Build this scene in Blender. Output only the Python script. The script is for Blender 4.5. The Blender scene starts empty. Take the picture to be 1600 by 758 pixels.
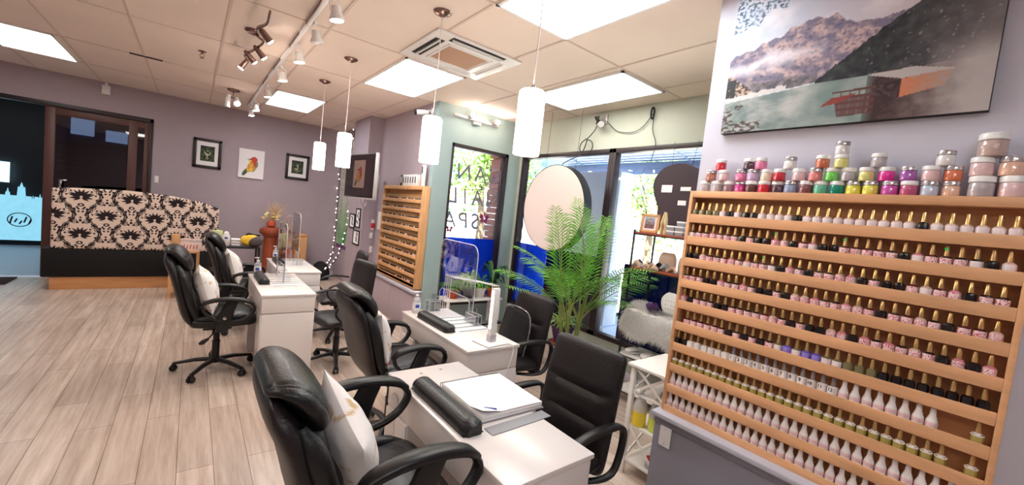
import bpy, bmesh, math, random
from mathutils import Vector, Matrix, noise
PI = math.pi
col = bpy.context.scene.collection
rnd = random.Random(7)

# ------------------------------------------------------------------ materials
def s2l(c):
    c = c / 255.0
    return c / 12.92 if c <= .04045 else ((c + .055) / 1.055) ** 2.4
def rgb(r, g, b): return (s2l(r), s2l(g), s2l(b), 1)
def mat(name, c, rough=.5, metal=0, coat=0, bump=0, bscale=60, emit=0, alpha=1, trans=0, var=0, vscale=8, ior=1.45, sub=0, stretch=None, sheen=0):
    m = bpy.data.materials.new(name); m.use_nodes = True
    nt = m.node_tree; b = nt.nodes['Principled BSDF']
    b.inputs['Base Color'].default_value = c
    b.inputs['Roughness'].default_value = rough
    b.inputs['Metallic'].default_value = metal
    b.inputs['Coat Weight'].default_value = coat
    b.inputs['Coat Roughness'].default_value = .15
    b.inputs['IOR'].default_value = ior
    b.inputs['Alpha'].default_value = alpha
    b.inputs['Transmission Weight'].default_value = trans
    b.inputs['Sheen Weight'].default_value = sheen
    if emit:
        b.inputs['Emission Color'].default_value = c
        b.inputs['Emission Strength'].default_value = emit
    tc = nt.nodes.new('ShaderNodeTexCoord')
    mp = nt.nodes.new('ShaderNodeMapping'); nt.links.new(tc.outputs['Object'], mp.inputs[0])
    if stretch: mp.inputs['Scale'].default_value = stretch
    if bump:
        n = nt.nodes.new('ShaderNodeTexNoise'); n.inputs['Scale'].default_value = bscale; n.inputs['Detail'].default_value = 4
        nt.links.new(mp.outputs[0], n.inputs['Vector'])
        bp = nt.nodes.new('ShaderNodeBump'); bp.inputs['Strength'].default_value = bump; bp.inputs['Distance'].default_value = .01
        nt.links.new(n.outputs[0], bp.inputs['Height']); nt.links.new(bp.outputs[0], b.inputs['Normal'])
    if var:
        n = nt.nodes.new('ShaderNodeTexNoise'); n.inputs['Scale'].default_value = vscale; n.inputs['Detail'].default_value = 5
        nt.links.new(mp.outputs[0], n.inputs['Vector'])
        r = nt.nodes.new('ShaderNodeValToRGB')
        r.color_ramp.elements[0].position = .3; r.color_ramp.elements[1].position = .7
        r.color_ramp.elements[0].color = tuple(x * (1 - var) for x in c[:3]) + (1,)
        r.color_ramp.elements[1].color = tuple(min(1, x * (1 + var)) for x in c[:3]) + (1,)
        nt.links.new(n.outputs[0], r.inputs[0]); nt.links.new(r.outputs[0], b.inputs['Base Color'])
    return m
def attr_mat(name, rough=.6, emit=0, coat=0):
    m = mat(name, (1, 1, 1, 1), rough, coat=coat); nt = m.node_tree
    a = nt.nodes.new('ShaderNodeAttribute'); a.attribute_name = 'Col'
    nt.links.new(a.outputs['Color'], nt.nodes['Principled BSDF'].inputs['Base Color'])
    if emit:
        nt.links.new(a.outputs['Color'], nt.nodes['Principled BSDF'].inputs['Emission Color'])
        nt.nodes['Principled BSDF'].inputs['Emission Strength'].default_value = emit
    return m
def glass_mat(name, tint, refl=.06, rough=0.0):
    m = bpy.data.materials.new(name); m.use_nodes = True; nt = m.node_tree
    nt.nodes.remove(nt.nodes['Principled BSDF']); out = nt.nodes['Material Output']
    t = nt.nodes.new('ShaderNodeBsdfTransparent'); t.inputs[0].default_value = tint
    g = nt.nodes.new('ShaderNodeBsdfGlossy'); g.inputs['Roughness'].default_value = rough
    lw = nt.nodes.new('ShaderNodeLayerWeight'); lw.inputs['Blend'].default_value = .25
    mx = nt.nodes.new('ShaderNodeMath'); mx.operation = 'MULTIPLY_ADD'; mx.inputs[1].default_value = .5; mx.inputs[2].default_value = refl
    s = nt.nodes.new('ShaderNodeMixShader')
    nt.links.new(lw.outputs['Fresnel'], mx.inputs[0]); nt.links.new(mx.outputs[0], s.inputs[0])
    nt.links.new(t.outputs[0], s.inputs[1]); nt.links.new(g.outputs[0], s.inputs[2]); nt.links.new(s.outputs[0], out.inputs[0])
    return m
def film_mat(name, c, tr, wt=.35):
    m = bpy.data.materials.new(name); m.use_nodes = True; nt = m.node_tree
    nt.nodes.remove(nt.nodes['Principled BSDF']); out = nt.nodes['Material Output']
    t = nt.nodes.new('ShaderNodeBsdfTransparent'); t.inputs[0].default_value = tr
    d = nt.nodes.new('ShaderNodeBsdfTranslucent'); d.inputs[0].default_value = c
    s = nt.nodes.new('ShaderNodeMixShader'); s.inputs[0].default_value = 1 - wt
    nt.links.new(t.outputs[0], s.inputs[1]); nt.links.new(d.outputs[0], s.inputs[2]); nt.links.new(s.outputs[0], out.inputs[0])
    return m
def floor_mat():
    m = mat('wood_plank_floor', rgb(200, 185, 170), .33); nt = m.node_tree; b = nt.nodes['Principled BSDF']
    tc = nt.nodes.new('ShaderNodeTexCoord')
    mp = nt.nodes.new('ShaderNodeMapping'); mp.inputs['Rotation'].default_value = (0, 0, PI / 2)
    nt.links.new(tc.outputs['Object'], mp.inputs[0])
    br = nt.nodes.new('ShaderNodeTexBrick'); br.offset = .37; br.inputs['Scale'].default_value = 1
    br.inputs['Brick Width'].default_value = 1.15; br.inputs['Row Height'].default_value = .165
    br.inputs['Mortar Size'].default_value = .0018; br.inputs['Mortar Smooth'].default_value = .2
    br.inputs['Color1'].default_value = rgb(228, 211, 198); br.inputs['Color2'].default_value = rgb(208, 190, 177)
    br.inputs['Mortar'].default_value = rgb(118, 98, 86)
    nt.links.new(mp.outputs[0], br.inputs['Vector'])
    mp2 = nt.nodes.new('ShaderNodeMapping'); mp2.inputs['Scale'].default_value = (14, .9, 1)
    nt.links.new(tc.outputs['Object'], mp2.inputs[0])
    n = nt.nodes.new('ShaderNodeTexNoise'); n.inputs['Scale'].default_value = 1.6; n.inputs['Detail'].default_value = 7; n.inputs['Roughness'].default_value = .65
    nt.links.new(mp2.outputs[0], n.inputs['Vector'])
    r = nt.nodes.new('ShaderNodeValToRGB'); r.color_ramp.elements[0].position = .32; r.color_ramp.elements[1].position = .68
    r.color_ramp.elements[0].color = rgb(190, 176, 166); r.color_ramp.elements[1].color = (1, 1, 1, 1)
    nt.links.new(n.outputs[0], r.inputs[0])
    mx = nt.nodes.new('ShaderNodeMix'); mx.data_type = 'RGBA'; mx.blend_type = 'MULTIPLY'; mx.inputs['Factor'].default_value = .85
    nt.links.new(br.outputs['Color'], mx.inputs['A']); nt.links.new(r.outputs[0], mx.inputs['B'])
    nt.links.new(mx.outputs['Result'], b.inputs['Base Color'])
    bp = nt.nodes.new('ShaderNodeBump'); bp.inputs['Strength'].default_value = .12; bp.inputs['Distance'].default_value = .004
    nt.links.new(n.outputs[0], bp.inputs['Height']); nt.links.new(bp.outputs[0], b.inputs['Normal'])
    return m
M = dict(
    leather=mat('black_leather', rgb(16, 14, 16), .36, coat=.12, bump=.25, bscale=140),
    leather2=mat('matte_black_leather', rgb(28, 22, 24), .42, bump=.2, bscale=110),
    plastic=mat('black_plastic', rgb(22, 20, 22), .38),
    mesh=mat('black_mesh_fabric', rgb(28, 27, 30), .7, alpha=.82, bump=.5, bscale=300),
    white=mat('white_laminate', rgb(228, 220, 217), .26, coat=.12),
    whitep=mat('white_plastic', rgb(236, 233, 232), .35),
    whitew=mat('white_painted_wood', rgb(238, 232, 226), .45, bump=.05),
    grey=mat('grey_plastic', rgb(150, 150, 156), .4),
    lgrey=mat('light_grey_metal', rgb(190, 185, 188), .35, metal=.4),
    chrome=mat('chrome', rgb(200, 195, 195), .15, metal=1),
    bronze=mat('brushed_nickel', rgb(150, 122, 115), .25, metal=1),
    wood=mat('rack_wood', rgb(228, 172, 126), .45, var=.12, vscale=5, stretch=(6, .8, 6), bump=.05),
    wood2=mat('honey_wood', rgb(214, 162, 112), .5, var=.14, vscale=4, stretch=(8, 8, 1)),
    plinth=mat('plinth_wood', rgb(214, 156, 104), .45, var=.1, vscale=4, stretch=(.8, 6, 6)),
    redwood=mat('red_brown_wood', rgb(150, 70, 44), .4, var=.2, vscale=6, stretch=(6, 6, 1)),
    terra=mat('terracotta', rgb(186, 82, 52), .6, var=.08),
    dark=mat('dark_bronze_frame', rgb(42, 30, 34), .4),
    brownframe=mat('brown_frame', rgb(92, 58, 54), .45),
    black=mat('black_fabric', rgb(12, 10, 12), .75),
    navy=mat('navy_board', rgb(10, 10, 18), .6),
    ceil=mat('ceiling_tile', rgb(240, 222, 210), .9, bump=.15, bscale=220, var=.02, vscale=3),
    tbar=mat('ceiling_tbar', rgb(218, 198, 186), .6),
    mauve=mat('mauve_grey_wall_paint', rgb(170, 155, 163), .75, bump=.04, bscale=120, var=.02),
    teal=mat('pale_teal_wall_paint', rgb(154, 174, 174), .7, bump=.04, bscale=120, var=.02),
    sage=mat('pale_sage_wall_paint', rgb(176, 180, 168), .7, bump=.04, bscale=120, var=.02),
    navyfilm=film_mat('navy_window_film', rgb(16, 20, 62), rgb(34, 44, 100), .3),
    lilac=mat('pale_grey_lilac_wall_paint', rgb(206, 202, 214), .7, bump=.04, bscale=120, var=.02),
    counter=mat('grey_painted_box', rgb(138, 136, 148), .5, bump=.04),
    ledge=mat('pale_grey_ledge', rgb(186, 184, 196), .3, coat=.3),
    gold=mat('gold_cap', rgb(236, 200, 138), .22, metal=.85),
    goldold=mat('dull_gold_cap', rgb(204, 166, 116), .3, metal=.7),
    greycap=mat('grey_cap', rgb(150, 142, 145), .4),
    label=mat('pink_label', rgb(240, 205, 206), .5),
    labelr=mat('red_print', rgb(196, 60, 80), .5),
    paper=mat('white_paper', rgb(243, 238, 240), .7),
    ink=mat('black_ink', rgb(20, 18, 20), .6),
    lettergrey=mat('grey_window_lettering', rgb(112, 104, 118), .6),
    pale=mat('pale_grey_print', rgb(196, 190, 198), .6),
    green=mat('green_sticker', rgb(30, 225, 100), .5),
    glass=glass_mat('window_glass', (.96, .98, .98, 1), .03),
    dglass=glass_mat('dark_door_glass', (.30, .28, .33, 1), .10, .02),
    acryl=glass_mat('clear_acrylic', (.93, .94, .95, 1), .05),
    edge=mat('acrylic_edge', rgb(235, 232, 238), .15, alpha=.75, coat=1),
    blue=film_mat('blue_window_film', rgb(54, 106, 204), rgb(74, 118, 208), .3),
    leaf=mat('palm_leaf', rgb(100, 166, 44), .45, var=.35, vscale=12),
    leafd=mat('dark_leaf', rgb(44, 88, 44), .4, var=.3, vscale=14),
    leafl=mat('variegated_leaf', rgb(150, 190, 110), .5, var=.3, vscale=20),
    stem=mat('palm_stem', rgb(128, 138, 66), .55, var=.2),
    soil=mat('soil', rgb(50, 36, 28), .9),
    purple=mat('purple_glaze', rgb(78, 40, 92), .25, coat=.4),
    straw=mat('dry_straw', rgb(220, 186, 140), .8, var=.15),
    flower=mat('cream_flower', rgb(238, 222, 160), .7),
    fur=mat('white_fur', rgb(250, 246, 243), .9),
    beige=mat('beige_leather', rgb(205, 172, 150), .6, var=.1),
    handm=mat('pale_yellow_plaster', rgb(232, 208, 160), .6),
    yellow=mat('yellow_fabric', rgb(235, 190, 50), .7, var=.1),
    yliq=mat('yellow_liquid', rgb(245, 215, 60), .2, coat=.5),
    gliq=mat('lime_liquid', rgb(214, 226, 96), .2, coat=.5),
    pliq=mat('pink_liquid', rgb(240, 120, 120), .2, coat=.5),
    clearp=mat('frosted_clear_plastic', rgb(226, 224, 228), .15, alpha=.55, coat=.5),
    red=mat('red_plastic', rgb(200, 40, 50), .4),
    bluep=mat('blue_print', rgb(50, 70, 170), .4),
    tan=mat('tan_air_filter', rgb(190, 152, 128), .8, bump=.3, bscale=300),
    hall=mat('hall_tile', rgb(176, 178, 196), .35, var=.05),
    hallmat=mat('dark_door_mat', rgb(52, 40, 42), .9),
    shutter=mat('dark_shutter', rgb(34, 30, 38), .5),
    screen=mat('dark_screen', rgb(38, 26, 30), .18),
    cream=mat('pale_peach_sign_face', rgb(236, 216, 210), .35),
    cord=mat('black_cord', rgb(24, 22, 24), .5),
    wcord=mat('pale_cord', rgb(224, 208, 204), .5),
    brick=mat('rose_brick', rgb(196, 140, 132), .85, var=.12, vscale=20),
    stucco=mat('pale_stucco', rgb(226, 232, 246), .9, var=.04),
    awn=mat('blue_grey_awning', rgb(138, 160, 196), .6),
    street=mat('pale_asphalt', rgb(196, 194, 192), .9, var=.05),
    walk=mat('concrete_walk', rgb(220, 216, 210), .9, var=.05),
    tree=mat('street_tree_leaf', rgb(150, 190, 84), .6, var=.35, vscale=4),
    trunk=mat('tree_bark', rgb(110, 92, 76), .9, var=.2),
    facade=mat('cream_facade', rgb(232, 220, 206), .9),
    facwin=mat('facade_window', rgb(120, 140, 160), .2),
    fleece=mat('bird_fabric', rgb(240, 236, 232), .7),
    tissue=mat('white_fabric', rgb(240, 236, 238), .8),
    magenta=mat('plum_decal', rgb(124, 30, 84), .6),
)
EM = dict(
    panel=mat('panel_diffuser', (.88, .96, 1, 1), .6, emit=3.4),
    panelw=mat('warm_panel_diffuser', (1, .96, .88, 1), .6, emit=3.2),
    shade=mat('glowing_opal_glass', (1, .84, .70, 1), .3, emit=5.5),
    shadet=mat('opal_glass_top', (1, .86, .76, 1), .3, emit=1.0),
    bulb=mat('lit_bulb', (1, .84, .72, 1), .3, emit=30),
    fairy=mat('fairy_bulb', (1, .86, .8, 1), .3, emit=4),
    shop=mat('lit_frosted_shopfront', rgb(120, 176, 196), .5, emit=.42, var=.1),
    shopw=mat('lit_sign_and_reflection', rgb(170, 215, 235), .5, emit=.9),
)
M['floor'] = floor_mat(); M['paint'] = attr_mat('printed_picture', .55); M['cloth'] = attr_mat('printed_fabric', .85); M['scrn'] = attr_mat('screen_picture', .25, emit=.25)

# ------------------------------------------------------------------ mesh helpers
def bx(bm, x0, x1, y0, y1, z0, z1, bev=0, mi=0, seg=2):
    vs = [bm.verts.new((x, y, z)) for z in (z0, z1) for y in (y0, y1) for x in (x0, x1)]
    fs = [bm.faces.new([vs[i] for i in q]) for q in ((0, 2, 3, 1), (4, 5, 7, 6), (0, 1, 5, 4), (2, 6, 7, 3), (0, 4, 6, 2), (1, 3, 7, 5))]
    for f in fs: f.material_index = mi
    if bev:
        es = list({e for f in fs for e in f.edges})
        bmesh.ops.bevel(bm, geom=es, offset=bev, segments=seg, affect='EDGES', profile=.5)
    return vs
def lathe(bm, prof, c=(0, 0, 0), seg=16, mi=0, cap=True, ax='z', sq=0):
    rings = []
    for r, z in prof:
        ring = []
        for k in range(seg):
            a = 2 * PI * k / seg + PI / seg
            ca, sa = math.cos(a), math.sin(a)
            if sq:
                q = (abs(ca) ** sq + abs(sa) ** sq) ** (-1 / sq); ca *= q; sa *= q
            p = (r * ca, r * sa, z)
            if ax == 'x': p = (z, r * ca, r * sa)
            if ax == 'y': p = (r * ca, z, r * sa)
            ring.append(bm.verts.new((c[0] + p[0], c[1] + p[1], c[2] + p[2])))
        rings.append(ring)
    for a, b in zip(rings, rings[1:]):
        for k in range(seg):
            f = bm.faces.new((a[k], a[(k + 1) % seg], b[(k + 1) % seg], b[k])); f.material_index = mi
    if cap:
        for rg, rv in ((rings[0], True), (rings[-1], False)):
            f = bm.faces.new(rg[::-1] if rv else rg); f.material_index = mi
def catmull(pts, n):
    P = [Vector(p) for p in pts]; out = []
    P = [P[0] * 2 - P[1]] + P + [P[-1] * 2 - P[-2]]
    for i in range(1, len(P) - 2):
        for k in range(n):
            t = k / n; a, b, c, d = P[i - 1:i + 3]
            out.append(.5 * ((2 * b) + (c - a) * t + (2 * a - 5 * b + 4 * c - d) * t * t + (3 * b - a - 3 * c + d) * t ** 3))
    out.append(P[-2]); return out
def sweep(bm, pts, ra, rb=None, side=None, seg=8, mi=0, e=2.0, smooth=0, cap=True, closed=False):
    """ra: radius along side, rb: radius along normal (numbers or lists)"""
    if smooth:
        n0 = len(pts); pts2 = catmull(pts, smooth)
        def ex(r):
            if isinstance(r, (int, float)): return r
            return [v.x for v in catmull([(q, 0, 0) for q in r], smooth)]
        ra = ex(ra); rb = ex(rb) if rb is not None else None; pts = pts2
    pts = [Vector(p) for p in pts]; n = len(pts)
    if rb is None: rb = ra
    A = ra if not isinstance(ra, (int, float)) else [ra] * n
    B = rb if not isinstance(rb, (int, float)) else [rb] * n
    rings = []; prev = Vector(side) if side else None
    for i in range(n):
        if closed: t = (pts[(i + 1) % n] - pts[i - 1])
        else: t = (pts[min(i + 1, n - 1)] - pts[max(i - 1, 0)])
        t.normalize()
        if prev is None:
            prev = Vector((0, 0, 1)) if abs(t.z) < .9 else Vector((1, 0, 0))
        s = prev - t * prev.dot(t)
        if s.length < 1e-4: s = t.orthogonal()
        s.normalize(); nn = t.cross(s)
        if not side: prev = s
        ring = []
        for k in range(seg):
            a = 2 * PI * k / seg + (PI / seg if e > 2.01 else 0); ca, sa = math.cos(a), math.sin(a)
            ca = math.copysign(abs(ca) ** (2 / e), ca); sa = math.copysign(abs(sa) ** (2 / e), sa)
            ring.append(bm.verts.new(pts[i] + s * ca * A[i] + nn * sa * B[i]))
        rings.append(ring)
    pr = list(zip(rings, rings[1:])) + ([(rings[-1], rings[0])] if closed else [])
    for a, b in pr:
        for k in range(seg):
            f = bm.faces.new((a[k], a[(k + 1) % seg], b[(k + 1) % seg], b[k])); f.material_index = mi
    if cap and not closed:
        bm.faces.new(rings[0][::-1]).material_index = mi; bm.faces.new(rings[-1]).material_index = mi
def pad(bm, spine, hw, th, e=3.2, seg=32, n=7, rnd_end=.16, mi=0, dent=None, cy=0):
    """puffy cushion following a spine in the XZ plane; hw = half width along Y, th = half thickness"""
    P = catmull([(a, 0, b) for a, b in spine], n); N = len(P)
    H = [v.x for v in catmull([(q, 0, 0) for q in hw], n)]; T = [v.x for v in catmull([(q, 0, 0) for q in th], n)]
    L = [0]
    for a, b in zip(P, P[1:]): L.append(L[-1] + (b - a).length)
    rings = []
    for i in range(N):
        u = L[i] / L[-1]; dd = min(u, 1 - u) / rnd_end
        sc = 1 if dd >= 1 else max(.02, (1 - (1 - dd) ** 2.6) ** (1 / 2.6))
        t = (P[min(i + 1, N - 1)] - P[max(i - 1, 0)]).normalized(); nn = Vector((t.z, 0, -t.x))
        ring = []
        for k in range(seg):
            a = 2 * PI * k / seg; ca, sa = math.cos(a), math.sin(a)
            ca = math.copysign(abs(ca) ** (2 / e), ca); sa = math.copysign(abs(sa) ** (2 / 2.4), sa)
            tt = T[i] * sc
            if dent and sa > 0: tt *= dent(u, ca)
            ring.append(bm.verts.new(P[i] + Vector((0, cy, 0)) + Vector((0, ca * H[i] * (.72 + .28 * sc), 0)) + nn * sa * tt))
        rings.append(ring)
    for a, b in zip(rings, rings[1:]):
        for k in range(seg):
            bm.faces.new((a[k], a[(k + 1) % seg], b[(k + 1) % seg], b[k])).material_index = mi
    bm.faces.new(rings[0][::-1]).material_index = mi; bm.faces.new(rings[-1]).material_index = mi
def prism(bm, outline, d0, d1, ax='x', mi=0):
    """extrude a 2-D outline; ax x: outline is (y,z), y: (x,z), z: (x,y)"""
    def P(p, d):
        return {'x': (d, p[0], p[1]), 'y': (p[0], d, p[1]), 'z': (p[0], p[1], d)}[ax]
    a = [bm.verts.new(P(p, d0)) for p in outline]; b = [bm.verts.new(P(p, d1)) for p in outline]
    n = len(a)
    for k in range(n): bm.faces.new((a[k], a[(k + 1) % n], b[(k + 1) % n], b[k])).material_index = mi
    bm.faces.new(a[::-1]).material_index = mi; bm.faces.new(b).material_index = mi
def obj(name, bm, m, parent=None, loc=None, ang=40, kind=None):
    bmesh.ops.recalc_face_normals(bm, faces=bm.faces)
    me = bpy.data.meshes.new(name); bm.to_mesh(me); bm.free()
    for p in me.polygons: p.use_smooth = True
    me.set_sharp_from_angle(angle=math.radians(ang))
    for mm in (m if isinstance(m, (list, tuple)) else [m]): me.materials.append(mm)
    o = bpy.data.objects.new(name, me); col.objects.link(o)
    if parent: o.parent = parent
    if loc: o.location = loc
    if kind: o['kind'] = kind
    return o
def B(): return bmesh.new()
def thing(name, label, cat, loc=(0, 0, 0), rz=0, group=None):
    o = bpy.data.objects.new(name, None); col.objects.link(o); o.empty_display_size = .1
    o.location = loc; o.rotation_euler = (0, 0, rz)
    o['label'] = label; o['category'] = cat
    if group: o['group'] = group
    return o
def tag(o, label, cat, group=None):
    o['label'] = label; o['category'] = cat
    if group: o['group'] = group
    return o
def struct(name, bm, m, parent=None, ang=40):
    o = obj(name, bm, m, parent, ang=ang)
    if not parent: o['kind'] = 'structure'
    return o
def dup(root, loc, rz=None, label=None, group=None):
    r = root.copy(); col.objects.link(r); r.location = loc
    if rz is not None: r.rotation_euler = (0, 0, rz)
    if label: r['label'] = label
    if group: r['group'] = group
    def rec(o, par):
        for ch in list(o.children):
            c = ch.copy(); col.objects.link(c); c.parent = par; rec(ch, c)
    rec(root, r)
    return r
def quick(name, fn, m, parent=None, loc=None, **k):
    bm = B(); fn(bm); return obj(name, bm, m, parent, loc, **k)
def boxo(name, m, parent, *a, **k):
    bm = B(); bx(bm, *a, **k); return obj(name, bm, m, parent)
def paint_grid(name, nu, nv, pos, colf, m, parent=None, keep=None):
    """grid surface with a picture colour per point. pos(u,v)->xyz, colf(u,v)->sRGB 0..255"""
    vs, cs = [], []
    for j in range(nv + 1):
        for i in range(nu + 1):
            u, v = i / nu, j / nv
            vs.append(pos(u, v)); c = colf(u, v); cs.append((s2l(c[0]), s2l(c[1]), s2l(c[2]), 1))
    fs = []
    for j in range(nv):
        for i in range(nu):
            if keep and not keep((i + .5) / nu, (j + .5) / nv): continue
            a = j * (nu + 1) + i; fs.append((a, a + 1, a + nu + 2, a + nu + 1))
    me = bpy.data.meshes.new(name); me.from_pydata(vs, [], fs)
    at = me.color_attributes.new('Col', 'FLOAT_COLOR', 'POINT')
    for i, c in enumerate(cs): at.data[i].color = c
    for p in me.polygons: p.use_smooth = True
    me.materials.append(m)
    o = bpy.data.objects.new(name, me); col.objects.link(o)
    if parent: o.parent = parent
    return o
def text_mesh(name, s, size, m, parent=None, mtx=None, ext=.0008):
    cu = bpy.data.curves.new(name, 'FONT'); cu.body = s; cu.size = size; cu.extrude = ext; cu.align_x = 'CENTER'; cu.align_y = 'CENTER'
    o = bpy.data.objects.new(name, cu); col.objects.link(o)
    dg = bpy.context.evaluated_depsgraph_get(); me = bpy.data.meshes.new_from_object(o.evaluated_get(dg))
    bpy.data.objects.remove(o); bpy.data.curves.remove(cu)
    if mtx is not None: me.transform(mtx)
    me.materials.clear(); me.materials.append(m)
    r = bpy.data.objects.new(name, me); col.objects.link(r)
    if parent: r.parent = parent
    return r
# text facing -X (read from smaller X): local x -> -Y, local y -> Z
FACE_NX = Matrix(((0, 0, -1, 0), (-1, 0, 0, 0), (0, 1, 0, 0), (0, 0, 0, 1)))
FACE_NY = Matrix(((1, 0, 0, 0), (0, 0, -1, 0), (0, 1, 0, 0), (0, 0, 0, 1)))
def fbm(x, y, z=0, o=5): return noise.fractal(Vector((x, y, z)), 1.0, 2.0, o)
def mixc(a, b, t):
    t = max(0, min(1, t)); return tuple(a[i] * (1 - t) + b[i] * t for i in range(3))
def T(*a): return Matrix.Translation(a)

CZ = 2.91
# ------------------------------------------------------------------ room shell
bm = B(); bx(bm, -3.4, 3.72, -3.0, 8.62, -.08, 0); struct('floor', bm, M['floor'])
bm = B(); bx(bm, -3.4, 3.8, -3.0, 8.8, CZ, CZ + .06); struct('ceiling', bm, M['ceil'])
bm = B()
xl = [1.43 + .635 * k for k in range(-7, 4)]; yl = [-2.6, -1.4, -.2, 1.01, 2.235, 3.59, 4.8, 6.24, 7.45, 8.62]
for x in xl: bx(bm, x - .009, x + .009, -3.0, 8.65, CZ - .005, CZ + .002)
for y in yl: bx(bm, -3.4, 3.7, y - .009, y + .009, CZ - .0045, CZ + .002)
struct('trim_1', bm, M['tbar'])
# far wall with the wide storefront opening (X -3.3..-.52, up to 2.49)
bm = B(); bx(bm, -.52, 2.45, 8.65, 8.8, 0, CZ); bx(bm, -3.4, -.52, 8.65, 8.8, 2.49, CZ); struct('wall_far', bm, M['mauve'])
bm = B(); bx(bm, -3.52, -3.4, -3, 8.8, 0, CZ); struct('wall_left', bm, M['mauve'])
bm = B(); bx(bm, -3.5, 2.4, -3.1, -3.0, 0, CZ); struct('wall_back', bm, M['mauve'])
bm = B(); bx(bm, 2.33, 2.45, 4.75, 8.65, 0, CZ); struct('wall_right_far', bm, M['mauve'])
bm = B(); bx(bm, 2.12, 2.33, 6.5, 7.25, 0, CZ); struct('wall_pillar', bm, M['mauve'])
# end wall of the bay (faces the camera) around window 1
W1 = (2.565, 3.47, .33, 2.45)
bm = B(); bx(bm, 2.33, W1[0], 4.65, 4.75, 0, CZ); bx(bm, W1[1], 3.68, 4.65, 4.75, 0, CZ)
bx(bm, W1[0], W1[1], 4.65, 4.75, 0, W1[2]); bx(bm, W1[0], W1[1], 4.65, 4.75, W1[3], CZ); struct('wall_bay_end', bm, M['teal'])
# long window wall of the bay
bm = B(); bx(bm, 3.68, 3.78, 1.2, 4.75, 0, .34); bx(bm, 3.68, 3.78, 1.2, 4.75, 2.475, CZ); bx(bm, 3.68, 3.78, 4.585, 4.75, .34, 2.475); struct('wall_bay_window', bm, M['sage'])
bm = B(); bx(bm, 2.4, 3.78, 1.1, 1.2, 0, CZ); struct('wall_bay_return', bm, M['sage'])
bm = B(); bx(bm, 2.25, 2.4, -3.0, 1.2, 0, CZ); struct('wall_right_near', bm, M['lilac'])
# low boxes and ledges under the racks
bm = B(); bx(bm, 2.12, 2.25, -3.0, 1.19, 0, .575, .003); bx(bm, 2.112, 2.12, -3, 1.19, .535, .575, .002); struct('wall_counter_box', bm, M['counter'])
bm = B(); bx(bm, 2.085, 2.25, -3.0, 1.2, .575, .602, .006); struct('trim_2', bm, M['ledge'])
bm = B(); bx(bm, 2.22, 2.33, 4.64, 6.5, 0, .5, .002)
for y in (5.4, 6.1): bx(bm, 2.217, 2.22, y, y + .004, 0, .5)
struct('wall_low_far', bm, M['mauve'])
bm = B(); bx(bm, 2.19, 2.33, 4.62, 6.5, .5, .535, .008); struct('trim_3', bm, M['ledge'])
for nm, a in dict(baseboard_far=(-.5, 2.32, 8.635, 8.65), baseboard_right=(2.105, 2.12, -3, 1.19), baseboard_bay=(3.665, 3.68, 1.2, 4.65)).items():
    bm = B(); bx(bm, *a, 0, .09, .003); struct(nm, bm, M['lilac'])

# windows
def window_end():
    x0, x1, z0, z1 = W1
    bm = B(); fw = .045
    for a in ((x0, x1, z1 - fw, z1), (x0, x1, z0, z0 + fw), (x0, x0 + .03, z0, z1), (x1 - .06, x1, z0, z1)): bx(bm, a[0], a[1], 4.64, 4.74, a[2], a[3], .003)
    w = struct('window_1', bm, M['dark'])
    boxo('glass_pane', M['glass'], w, x0 + .03, x1 - .06, 4.695, 4.699, z0 + fw, z1 - fw)
    boxo('blue_film', M['blue'], w, x0 + .03, x1 - .06, 4.7, 4.7015, z0 + fw, 1.235)
window_end()
def window_long(name, y0, y1, film):
    z0, z1 = .34, 2.475; bm = B()
    for a in ((y0, y1, z1 - .05, z1), (y0, y1, z0, z0 + .05), (y0, y0 + .045, z0, z1), (y1 - .05, y1, z0, z1)): bx(bm, 3.672, 3.77, a[0], a[1], a[2], a[3], .003)
    w = struct(name, bm, M['dark'])
    boxo('glass_pane', M['glass'], w, 3.72, 3.724, y0 + .045, y1 - .05, z0 + .05, z1 - .05)
    for a in film: boxo('blue_film' if a[3] else 'navy_film', M['blue' if a[3] else 'navyfilm'], w, 3.726, 3.7275, a[0], a[1], z0 + .05, a[2])
window_long('window_2', 2.99, 4.585, [(3.92, 4.535, 1.235, 1), (3.05, 3.918, 1.235, 0)])
window_long('window_3', 1.2, 2.99, [(1.25, 2.68, 1.22, 0)])

# window lettering, mirrored because it faces the street
LET = Matrix(((-1, 0, 0, 0), (0, 0, -1, 0), (0, 1, 0, 0), (0, 0, 0, 1)))
SH = Matrix(((1, .12, 0, 0), (0, 1, 0, 0), (0, 0, 1, 0), (0, 0, 0, 1)))
for word, xs, z, nth in (('NAN', (3.32, 3.06, 2.80), 2.10, 'top'), ('NAIL', (3.30, 3.05, 2.85, 2.67), 1.78, 'middle'), ('SPA', (3.05, 2.86, 2.65), 1.46, 'bottom')):
    t = thing('window_lettering', 'mirrored grey letters %s, %s line on the narrow street window' % (word, nth), 'window lettering', (0, 0, 0))
    for ch, x in zip(word, xs):
        text_mesh('letter', ch, .30, M['lettergrey'], t, T(x, 4.69, z) @ LET @ SH)
def flower_decal(x, z, r, lab):
    bm = B(); rr = random.Random(3)
    for k in range(5):
        a0 = 2 * PI * k / 5 + .3; o = []
        for q in range(12):
            a = 2 * PI * q / 12; o.append((x + math.cos(a0) * r * .58 + math.cos(a) * r * .42 * abs(math.cos(a0)) ** .3 * .95, z + math.sin(a0) * r * .58 + math.sin(a) * r * .38))
        prism(bm, o, 4.688, 4.690, 'y')
    f = obj('flower_decal', bm, M['magenta']); tag(f, lab, 'window decal')
flower_decal(3.19, 1.53, .085, 'larger plum five-petal flower decal on the narrow window beside SPA')
flower_decal(2.66, 1.35, .055, 'small plum flower decal low on the left of the narrow window')

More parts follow.
